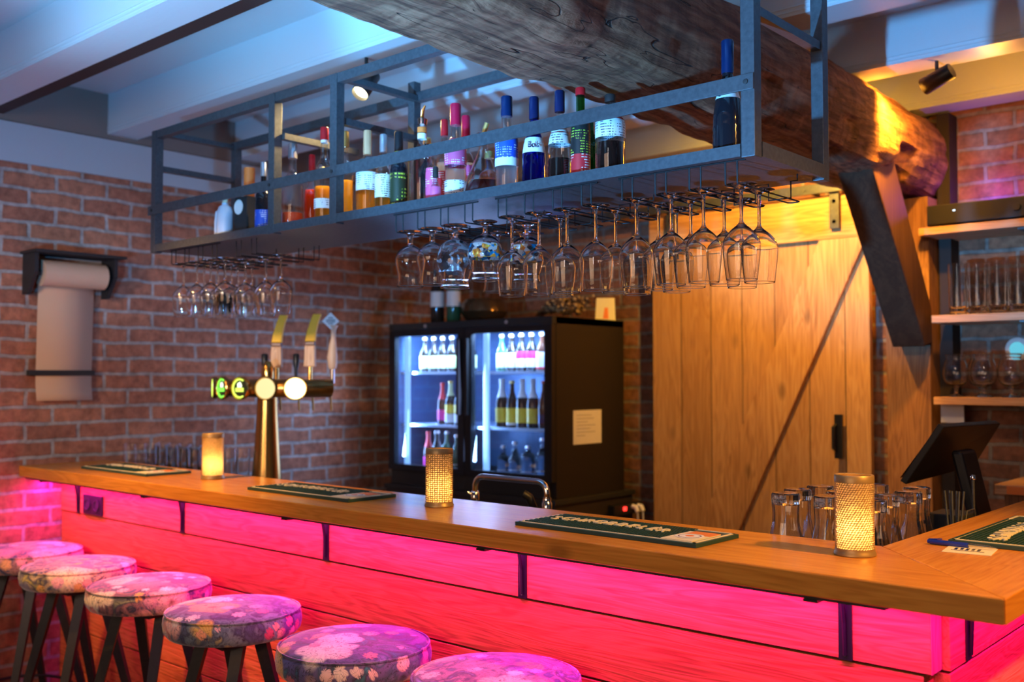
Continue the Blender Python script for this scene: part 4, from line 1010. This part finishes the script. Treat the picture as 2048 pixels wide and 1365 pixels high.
# ------------------------------------------------------------------ kraft paper roll holder
kr = thing('paper_roll_holder', 'black wall holder with a hanging strip of brown kraft paper', 'paper roll', (XL, 1.955, 1.90))
box('top_shelf', 0, .16, -.19, .20, .078, .09, M['blackm'], kr, .002)
for y in (-.17, .17): 
    bm = bmesh.new(); bm_prism(bm, [(0, y-.008, -.09), (.05, y-.008, -.09), (.12, y-.008, .0), (.12, y-.008, .078), (0, y-.008, .078)], (0, .016, 0)); obj('side_plate', bm, M['blackm'], kr)
lathe('paper_roll', [(0, -.135), (.055, -.135), (.055, .135), (0, .135)], M['kraft'], kr, 32, (.075, 0, .0), 'Y')
lathe('spindle', [(0, -.165), (.012, -.165), (.012, .185), (0, .185)], M['blackm'], kr, 16, (.075, 0, .0), 'Y')
bm = bmesh.new(); prs = []
for k in range(15):
    z = -.03 - k*.036; x = .03 - .012*k/14 + (.0 if k < 13 else (k-12)*.008)
    prs.append((bm.verts.new((x, -.125, z)), bm.verts.new((x, .115, z))))
for a, b in zip(prs[:-1], prs[1:]): bm.faces.new((a[0], a[1], b[1], b[0]))
o = obj('paper_strip', bm, M['kraft'], kr, 60); md = o.modifiers.new('s', 'SOLIDIFY'); md.thickness = .0006
box('tear_bar', .0, .035, -.155, .125, -.428, -.405, M['blackm'], kr, .003)

# ------------------------------------------------------------------ back counter under fridge and glass door fridge
cb = thing('base_cabinet', 'dark low base cabinet carrying the glass door fridge', 'cabinet', (0, 0, 0))
box('cabinet_body', -4.05, -2.895, 3.57, 4.19, .02, .88, M['wood_dark_cab'], cb, .003)
box('cabinet_top', -4.05, -2.885, 3.56, 4.20, .88, .905, M['blackm'], cb, .003)
fr = thing('display_fridge', 'black two door glass fronted bottle fridge lit blue inside', 'fridge', (0, 0, 0))
FX0, FX1, FY0, FY1, FZ0, FZ1 = -4.018, -2.902, 3.56, 4.125, .9055, 1.747
box('side_panel', FX0, FX0+.03, FY0+.03, FY1, FZ0, FZ1, M['blackm'], fr)
box('side_panel', FX1-.03, FX1, FY0+.03, FY1, FZ0, FZ1, P('fridge_side', (.012, .008, .007), .55), fr)
box('top_panel', FX0, FX1, FY0+.0, FY1, FZ1-.035, FZ1, M['blackm'], fr, .002)
box('plinth', FX0+.001, FX1-.031, FY0+.02, FY1-.01, FZ0, FZ0+.075, M['blackm'], fr, .002)
box('back_panel', FX0+.03, FX1-.03, FY1-.03, FY1-.002, FZ0+.075, FZ1-.035, M['fridgein'], fr)
for x in (FX0+.03, FX1-.036): box('inner_wall', x, x+.006, FY0+.04, FY1-.03, FZ0+.075, FZ1-.035, M['fridgein'], fr)
sm_ = P('fridge_shelf', (.55, .65, .8), .3, .4)
for z in (1.222, 1.495): box('wire_shelf', FX0+.036, FX1-.036, FY0+.055, FY1-.04, z-.012, z, sm_, fr)
for x in (FX0+.075, -3.375): box('light_tube', x, x+.03, FY0+.045, FY0+.06, .99, 1.69, M['fridgeled'], fr)
# two doors
for (x0, x1, hx) in ((FX0+.002, -3.463, -3.49), (-3.459, FX1-.002, -3.432)):
    dr = bmesh.new(); z0, z1 = FZ0+.078, FZ1-.037
    bm_box(dr, x0, x0+.045, FY0, FY0+.03, z0, z1); bm_box(dr, x1-.045, x1, FY0, FY0+.03, z0, z1)
    bm_box(dr, x0+.045, x1-.045, FY0, FY0+.03, z1-.03, z1); bm_box(dr, x0+.045, x1-.045, FY0, FY0+.03, z0, z0+.03)
    do = obj('door', dr, M['black'], fr)
    box('pane', x0+.045, x1-.045, FY0+.012, FY0+.016, z0+.03, z1-.03, M['pane'], do)
    box('handle', hx-.008, hx+.008, FY0-.022, FY0-.001, 1.28, 1.66, M['blackm'], do, .003)
    lathe('lock', [(0, -.004), (.009, -.003), (.009, 0), (0, 0)], M['silver'], fr, 14, ((x0+x1)/2, FY0-.0005, FZ1-.018), 'Y')
# note on the side
nt_ = thing('paper_note', 'printed white sheet taped to the side of the black fridge', 'note', (FX1, 3.825, 1.23))
box('sheet', .0005, .0015, -.11, .11, -.08, .08, M['paper'], nt_)
bm = bmesh.new()
for k in range(7): bm_box(bm, .0016, .0019, -.085, (.03, .05, .0, .06, .02, .06, -.02)[k], .055-k*.016, .058-k*.016)
obj('print', bm, P('grey_ink', (.35, .32, .32), .7), nt_)
# fridge bottles: three shelves x two bays
proto = {}
def fb(x, y, z, H, r, kind, g_, cap, lab, label):
    key = (H, r, kind, g_, cap, lab)
    if key in proto:
        t = copy_tree(proto[key]); t.location = (x, y, z); t['label'] = label; return
    t = thing('beer_bottle', label, 'bottle', (x, y, z), 0, 'bottles in the lit fridge')
    prof = bottle_prof(kind, r, H); bm = bmesh.new(); bm_lathe(bm, prof+[(0, H)], 20)
    obj('bottle_body', bm, FM[g_], t, 50)
    lathe('cap', [(0, H-.012), (prof[-1][0]+.002, H-.012), (prof[-1][0]+.001, H+.001), (0, H+.001)], FM[cap], t, 16)
    for (a, b, m_) in FLB[lab]: band('label', prof, a*H, b*H, FM[m_], t, .0006, seg=20)
    proto[key] = t
FM = {'dk': P('dark_bottle', (.02, .015, .012), .1), 'br': P('brown_bottle', (.06, .02, .01), .1), 'gr': P('green_bottle', (.03, .10, .05), .1), 'cl': M['glass'], 'w': M['white'], 'ye': P('yellow_label', (.85, .62, .05), .5), 'yw': P('pale_yellow_label', (.8, .85, .45), .5),
      'mg': P('magenta_label', (.7, .03, .25), .5), 'rd': M['red'], 'sv': M['silver'], 'gd': M['gold'], 'ny': M['navy'], 'bl': M['bluecap']}
FLB = {'yw': [(.1, .46, 'yw')], 'w': [(.1, .5, 'w')], 'mg': [(.34, .52, 'mg'), (.1, .33, 'w')], 'wr': [(.06, .1, 'rd'), (.1, .5, 'w')], 'y': [(.1, .42, 'ye'), (.05, .1, 'w')], 'yb': [(.26, .46, 'ye'), (.05, .25, 'w'), (.66, .98, 'yw')], 'foil': [(.1, .4, 'ye'), (.62, .98, 'w')], 'rdf': [(.1, .35, 'mg'), (.6, .98, 'rd')], 'none': [(.2, .22, 'w')], 'rg': [(.12, .3, 'ny')]}
sx = ['first', 'second', 'third', 'fourth', 'fifth', 'sixth', 'seventh']
def rowb(xs, y, z, items, where):
    for i, x in enumerate(xs):
        H, r, kind, g_, cap, lab, desc = items[i % len(items)]
        fb(x, y, z, H, r, kind, g_, cap, lab, '%s, %s, %s from left' % (desc, where.replace('behind ', '').replace('fridge ', 'fridge '), sx[i]))
yA = FY0+.10
Lx = [-3.845+.067*i for i in range(6)]; Rx = [-3.30+.064*i for i in range(6)]
rowb(Lx, yA, 1.4955, [(.178, .029, 'beer', 'dk', 'sv', 'yw', 'dark bottle with pale yellow label')], 'top shelf behind left fridge door')
rowb(Rx, yA, 1.4955, [(.178, .028, 'beer', 'gr', 'sv', 'w', 'green bottle with white label'), (.178, .030, 'beer', 'dk', 'sv', 'w', 'dark bottle with white round label'), (.180, .029, 'beer', 'dk', 'sv', 'mg', 'dark bottle with magenta and white label'), (.180, .029, 'beer', 'dk', 'sv', 'mg', 'dark bottle with magenta and white label'), (.180, .029, 'beer', 'br', 'sv', 'wr', 'brown bottle with white label'), (.180, .029, 'beer', 'br', 'sv', 'wr', 'brown bottle with white label')], 'top shelf behind right fridge door')
rowb([-3.735, -3.675, -3.61, -3.55], yA+.02, 1.2225, [(.215, .027, 'beer', 'br', 'rd', 'rdf', 'bottle with red neck foil'), (.225, .029, 'beer', 'dk', 'gd', 'yb', 'dark bottle with yellow foil neck'), (.225, .029, 'beer', 'dk', 'gd', 'yb', 'dark bottle with yellow foil neck'), (.225, .029, 'beer', 'dk', 'gd', 'yb', 'dark bottle with yellow foil neck')], 'middle shelf behind left fridge door')
rowb([-3.31+.067*i for i in range(6)], yA+.01, 1.2225, [(.235, .031, 'beer', 'dk', 'w', 'foil', 'dark bottle with white neck and yellow label'), (.225, .029, 'beer', 'dk', 'gd', 'y', 'dark bottle with yellow label'), (.235, .031, 'beer', 'dk', 'w', 'foil', 'dark bottle with white neck and yellow label'), (.235, .031, 'beer', 'dk', 'w', 'foil', 'dark bottle with white neck and yellow label'), (.225, .028, 'beer', 'br', 'rd', 'rg', 'brown bottle with navy label'), (.225, .028, 'beer', 'br', 'rd', 'rg', 'brown bottle with navy label')], 'middle shelf behind right fridge door')
rowb([-3.83, -3.765, -3.69, -3.62, -3.555], yA+.01, .9815, [(.20, .026, 'beer', 'br', 'rd', 'rdf', 'bottle with red neck foil'), (.205, .030, 'beer', 'dk', 'w', 'w', 'dark bottle with white label'), (.205, .031, 'round', 'gr', 'sv', 'none', 'green bottle'), (.19, .028, 'beer', 'gr', 'sv', 'none', 'small green bottle'), (.19, .028, 'beer', 'br', 'sv', 'none', 'small brown bottle')], 'bottom shelf behind left fridge door')
rowb([-3.30, -3.225, -3.14, -3.05, -2.985], yA+.01, .9815, [(.15, .030, 'round', 'cl', 'sv', 'none', 'clear bottle'), (.17, .030, 'beer', 'cl', 'sv', 'none', 'clear bottle'), (.155, .036, 'stout', 'cl', 'sv', 'none', 'broad clear jar'), (.195, .031, 'round', 'cl', 'sv', 'none', 'clear bottle'), (.195, .031, 'round', 'cl', 'sv', 'none', 'clear bottle')], 'bottom shelf behind right fridge door')

# things on top of the fridge
for i, (x, y) in enumerate(((-3.815, 3.72), (-3.715, 3.74))):
    t = thing('wine_bottle', ['dark wine bottle with white label, left one on top of the fridge', 'green wine bottle with white label, right one on top of the fridge'][i], 'bottle', (x, y, FZ1+.0005), 0, 'wine bottles on the fridge')
    prof = bottle_prof('wine', .037, .31); bm = bmesh.new(); bm_lathe(bm, prof+[(0, .307)], 28); obj('bottle_body', bm, FM['dk'] if i == 0 else FM['gr'], t, 50)
    band('label', prof, .09, .17, M['white'], t); lathe('capsule', [(.0128, .245), (.0145, .245), (.0145, .312), (0, .312)], M['blackm'], t, 20)
t = thing('brass_bowl', 'dark golden glass bowl vase on top of the fridge', 'vase', (-3.58, 3.83, FZ1+.0005))
lathe('bowl', [(0, 0), (.06, 0), (.10, .02), (.125, .06), (.118, .10), (.10, .125), (.097, .125), (.113, .10), (.12, .06), (.095, .025), (0, .01)], P('smoked_brass', (.16, .09, .04), .15, .7), t, 40)
# dried flowers
df = thing('dried_flowers', 'bunch of dried flower branches lying over the back of the fridge', 'dried flowers', (-3.34, 4.05, FZ1+.001))
rr = random.Random(11); bm = bmesh.new(); bf = bmesh.new(); bd = bmesh.new()
for k in range(26):
    a = rr.uniform(-.55, .5); L_ = rr.uniform(.18, .32); p0 = Vector((-.05, rr.uniform(-.03, .03), .02)); pts = []
    for s_ in range(7):
        u = s_/6; pts.append(p0 + Vector((L_*u*math.cos(a), .10*math.sin(a*2)*u + rr.uniform(-.008, .008), .02+L_*u*abs(math.sin(a))*.55 + .03*math.sin(u*3))))
    bm_tube(bm, pts, .0018, 5)
    for s_ in range(2, 7):
        for q_ in range(4):
            c = pts[s_] + Vector((rr.uniform(-.022, .022), rr.uniform(-.022, .022), rr.uniform(-.018, .022)))
            if c.z < .012: c.z = .014
            tgt = bf if rr.random() < .5 else bd
            bmesh.ops.create_icosphere(tgt, subdivisions=1, radius=rr.uniform(.005, .011), matrix=Matrix.Translation(c))
obj('stems', bm, M['darkwood'], df)['kind'] = 'stuff'; obj('pale_heads', bf, P('dried_pale', (.50, .34, .16), .9), df)['kind'] = 'stuff'; obj('dark_heads', bd, P('dried_dark', (.12, .07, .04), .9), df)['kind'] = 'stuff'
# tent card
tc = thing('tent_card', 'small yellowish folded tent card standing on the fridge corner', 'card', (-2.965, 4.06, FZ1+.0005), math.radians(35))
bm = bmesh.new(); bm_prism(bm, [(-.05, -.045, 0), (.05, -.045, 0), (.045, 0, .115), (-.045, 0, .115)], (0, .0015, 0)); o1 = obj('front_leaf', bm, P('card_yellow', (.80, .74, .40), .6), tc)
bm = bmesh.new(); bm_prism(bm, [(-.05, .045, 0), (.05, .045, 0), (.045, 0.002, .115), (-.045, 0.002, .115)], (0, .0015, 0)); obj('rear_leaf', bm, M['blackm'], tc)
bm = bmesh.new(); bm_prism(bm, [(-.012, -.041, .008), (.016, -.041, .008), (.012, -.0195, .065), (-.004, -.0195, .065)], (0, -.001, 0)); obj('picture', bm, M['orange'], o1)

# power strip by the cabinet
ps = thing('power_strip', 'black power strip with a red pilot light beside the cabinet', 'power strip', (-2.87, 4.06, .80))
box('strip_body', 0, .04, -.12, .12, 0, .05, M['black'], ps, .004)
box('pilot_light', .04, .046, -.045, -.025, .02, .038, emit('red_pilot', (1., .03, .02), 4), ps)
for i, y in enumerate((.03, .075)):
    p = thing('white_plug', ['left white plug hanging in the power strip', 'right white plug hanging in the power strip'][i], 'plug', (-2.828, 4.06+y, .82), 0, 'white plugs')
    tube('plug_body', [(0, 0, .015), (.02, 0, .012), (.03, 0, -.01)], .012, M['white'], p); tube('cable', [(.03, 0, -.01), (.032, 0, -.06), (.02, .0, -.14)], .004, M['white'], p)

# ------------------------------------------------------------------ right wall shelves
SX0 = -1.41
for i, (z, xo) in enumerate(((2.055, -1.415), (1.707, -1.37), (1.388, -1.367))):
    box_ = thing('wall_shelf', ['top wooden wall shelf carrying the black amplifier', 'middle wooden wall shelf with tall glasses', 'bottom wooden wall shelf with stemmed glasses'][i], 'shelf', (0, 0, z), 0, 'wooden wall shelves')
    box('board', xo, .6, 4.03, YB-.012, -.03, 0, M['shelfw'], box_, .003)
    for x in (-1.06, -.2):
        bm = bmesh.new(); bm_box(bm, x, x+.03, YB-.02, YB-.012, -.16, -.03); bm_box(bm, x, x+.03, 4.06, YB-.02, -.036, -.0301); bm_prism(bm, [(x+.01, YB-.02, -.15), (x+.01, YB-.02, -.036), (x+.01, 4.10, -.036)], (.008, 0, 0)); obj('bracket', bm, M['steel'], box_)
am = thing('amplifier', 'flat black amplifier on the top wall shelf', 'amplifier', (-1.385, 4.04, 2.0555))
box('case', 0, .43, 0, .155, .008, .085, M['black'], am, .004)
for x in (.03, .39): box('foot', x, x+.02, .02, .14, 0, .008, M['blackm'], am)
lathe('knob', [(0, -.015), (.014, -.015), (.015, 0), (0, 0)], M['blackm'], am, 18, (.33, -.0005, .045), 'Y')
box('led', .10, .108, -.002, 0, .055, .06, emit('led_white', (.6, .8, 1.), 3), am)
point('violet_glow', (-1.20, 4.20, 2.19), 1.3, (.25, .05, 1.), .01)
# glasses on wall shelves
HB = [(0, 0), (.03, 0), (.032, .003), (.029, .012), (.033, .03), (.034, .20), (.033, .2005), (.031, .032), (0, .026)]
bm = bmesh.new(); bm_lathe(bm, fine(HB), 28); gh = obj('highball_glass', bm, M['glass'], None, 60)
n_ = 0
for j, y in enumerate((4.08, 4.165)):
    for i in range(4):
        place(gh, -1.285+i*.073+j*.012, y, 1.7075, 'tall clear glass on the middle wall shelf, %s row, %s from left' % (rows[j], ordn[i]), 'drinking glass', 'tall glasses on the middle wall shelf', 0, 1.)
gs = hang_glass('stemmed_glass', BOWL); gs.rotation_euler = (PI, 0, 0)
bm = bmesh.new(); bm_lathe(bm, goblet(BOWL), 32); me_ = obj('stemmed_glass', bm, M['glass'], None, 60); bpy.data.objects.remove(gs)
for i, (x, y, z, lb) in enumerate(((-.965, 4.10, 1.7075, 'stemmed balloon glass right of the tall glasses on the middle shelf'), (-.865, 4.12, 1.7075, 'second stemmed balloon glass on the middle shelf at the frame edge'),
                      (-1.30, 4.09, 1.3885, 'stemmed balloon glass leftmost on the bottom wall shelf'), (-1.20, 4.10, 1.3885, 'stemmed balloon glass second on the bottom wall shelf'), (-1.10, 4.09, 1.3885, 'stemmed balloon glass third on the bottom wall shelf'), (-1.24, 4.19, 1.3885, 'stemmed balloon glass in back row of the bottom wall shelf'), (-1.00, 4.10, 1.3885, 'stemmed balloon glass under the round badge on the bottom shelf'))):
    place(me_, x, y, z, lb, 'beer glass', 'stemmed glasses on the wall shelves', 0, 1.)
# round badge
rb = thing('round_badge', 'round white wall dial with light blue centre, at the right edge', 'dial', (-1.127, YB-.002, 1.576))
lathe('ring', [(.0, -.02), (.036, -.02), (.046, -.012), (.048, 0), (0, 0)], M['white'], rb, 32, (0, 0, 0), 'Y')
lathe('display', [(0, -.0215), (.028, -.0215), (.028, -.02), (0, -.02)], emit('dial_display', (.12, .55, .7), 1.0), rb, 28, (0, 0, 0), 'Y')
wn_ = tag(box('wall_note', -1.372, -1.285, 4.128, 4.138, 1.285, 1.357, M['paper']), 'small white card under the bottom wall shelf', 'card')
# low side counter right
scn = thing('side_counter', 'wood topped side counter under the wall shelves at the right edge', 'counter', (0, 0, 0))
box('counter_top', -1.06, .6, 3.72, YB-.002, 1.06, 1.095, M['shelfw'], scn, .003)
box('counter_body', -1.04, .6, 3.76, YB-.002, .02, 1.06, M['post'], scn)
tag(box('sticky_note', -1.02, -.955, 3.715, 3.7185, 1.064, 1.09, M['orange']), 'small orange sticky note on the side counter edge', 'note')
for i, (x, y) in enumerate(((-.93, 3.86), (-.86, 3.95), (-.98, 4.05))):
    place(gh, x, y, 1.0955, ['tall clear glass standing at the front on the side counter', 'tall clear glass second on the side counter', 'tall clear glass at back of the side counter'][i], 'drinking glass', 'glasses on the side counter', 0, .8)

# ------------------------------------------------------------------ point of sale screen and holder
pos_ = thing('cash_register_screen', 'black tilted till screen on a stand, seen from behind at the right', 'till', (-1.0, 3.15, 1.0205))
bm = bmesh.new(); a = Vector((-.00, -.11, .298)); b = Vector((.0, .44, .290)); c_ = Vector((-.075, .40, .145)); d_ = Vector((-.115, -.11, .122))
bm_prism(bm, [a, b, c_, d_], (-.018, 0, .010)); sc_ = obj('screen', bm, M['black'], pos_, None, None, .003)
bm = bmesh.new(); bm_prism(bm, [a+Vector((-.02, .012, .004)), b+Vector((-.021, -.012, .004)), c_+Vector((-.0205, -.012, .018)), d_+Vector((-.0205, .012, .018))], (-.001, 0, .0006)); obj('display_glass', bm, P('display_black', (.005, .005, .01), .05), sc_)
bm = bmesh.new(); bm_prism(bm, [(.02, .02, .005), (.02, .16, .005), (-.03, .16, .22), (-.03, .02, .22)], (.035, 0, .0)); obj('stand', bm, M['black'], pos_, None, None, .01)
box('foot', -.09, .10, -.03, .24, 0, .012, M['black'], pos_, .004)
bx_ = thing('straw_caddy', 'black leather-look box with straws standing at the bar corner', 'holder', (-.900, 2.78, 1.0205), 0)
box('box_body', -.045, .045, -.06, .06, 0, .085, M['blackm'], bx_, .004)
bm = bmesh.new(); bm_tube(bm, [(.046, -.045, .05), (.048, -.03, .095), (.048, .03, .095), (.046, .045, .05)], .002, 6); obj('handle_wire', bm, M['steel'], bx_)
bm = bmesh.new(); bm_box(bm, .0452, .046, -.012, -.004, .04, .052); bm_box(bm, .0452, .046, .001, .012, .04, .052); obj('stamp', bm, M['cream'], bx_)
sw = thing('black_straws', 'bundle of dark drinking straws leaning beside the caddy', 'straws', (-.862, 2.685, 1.0205))
for k in range(6):
    tube('straw', [((k-3)*.004, (k % 2)*.006, 0), ((k-3)*.009, .01+(k % 2)*.008, .15)], .0028, M['steel'], sw, 8)
mc = thing('pen_stand', 'thin steel upright with ball tip beside the caddy', 'stand', (-.872, 2.87, 1.0205))
tube('rod', [(0, 0, 0), (0, 0, .165)], .004, M['steel'], mc); lathe('tip', [(0, .163), (.007, .166), (.008, .172), (.006, .178), (0, .18)], M['chrome'], mc, 14)
lathe('coin_disc', [(0, -.002), (.016, -.002), (.016, .002), (0, .002)], M['gold'], pos_, 20, (-.0, -.28, .145), 'X') if False else None
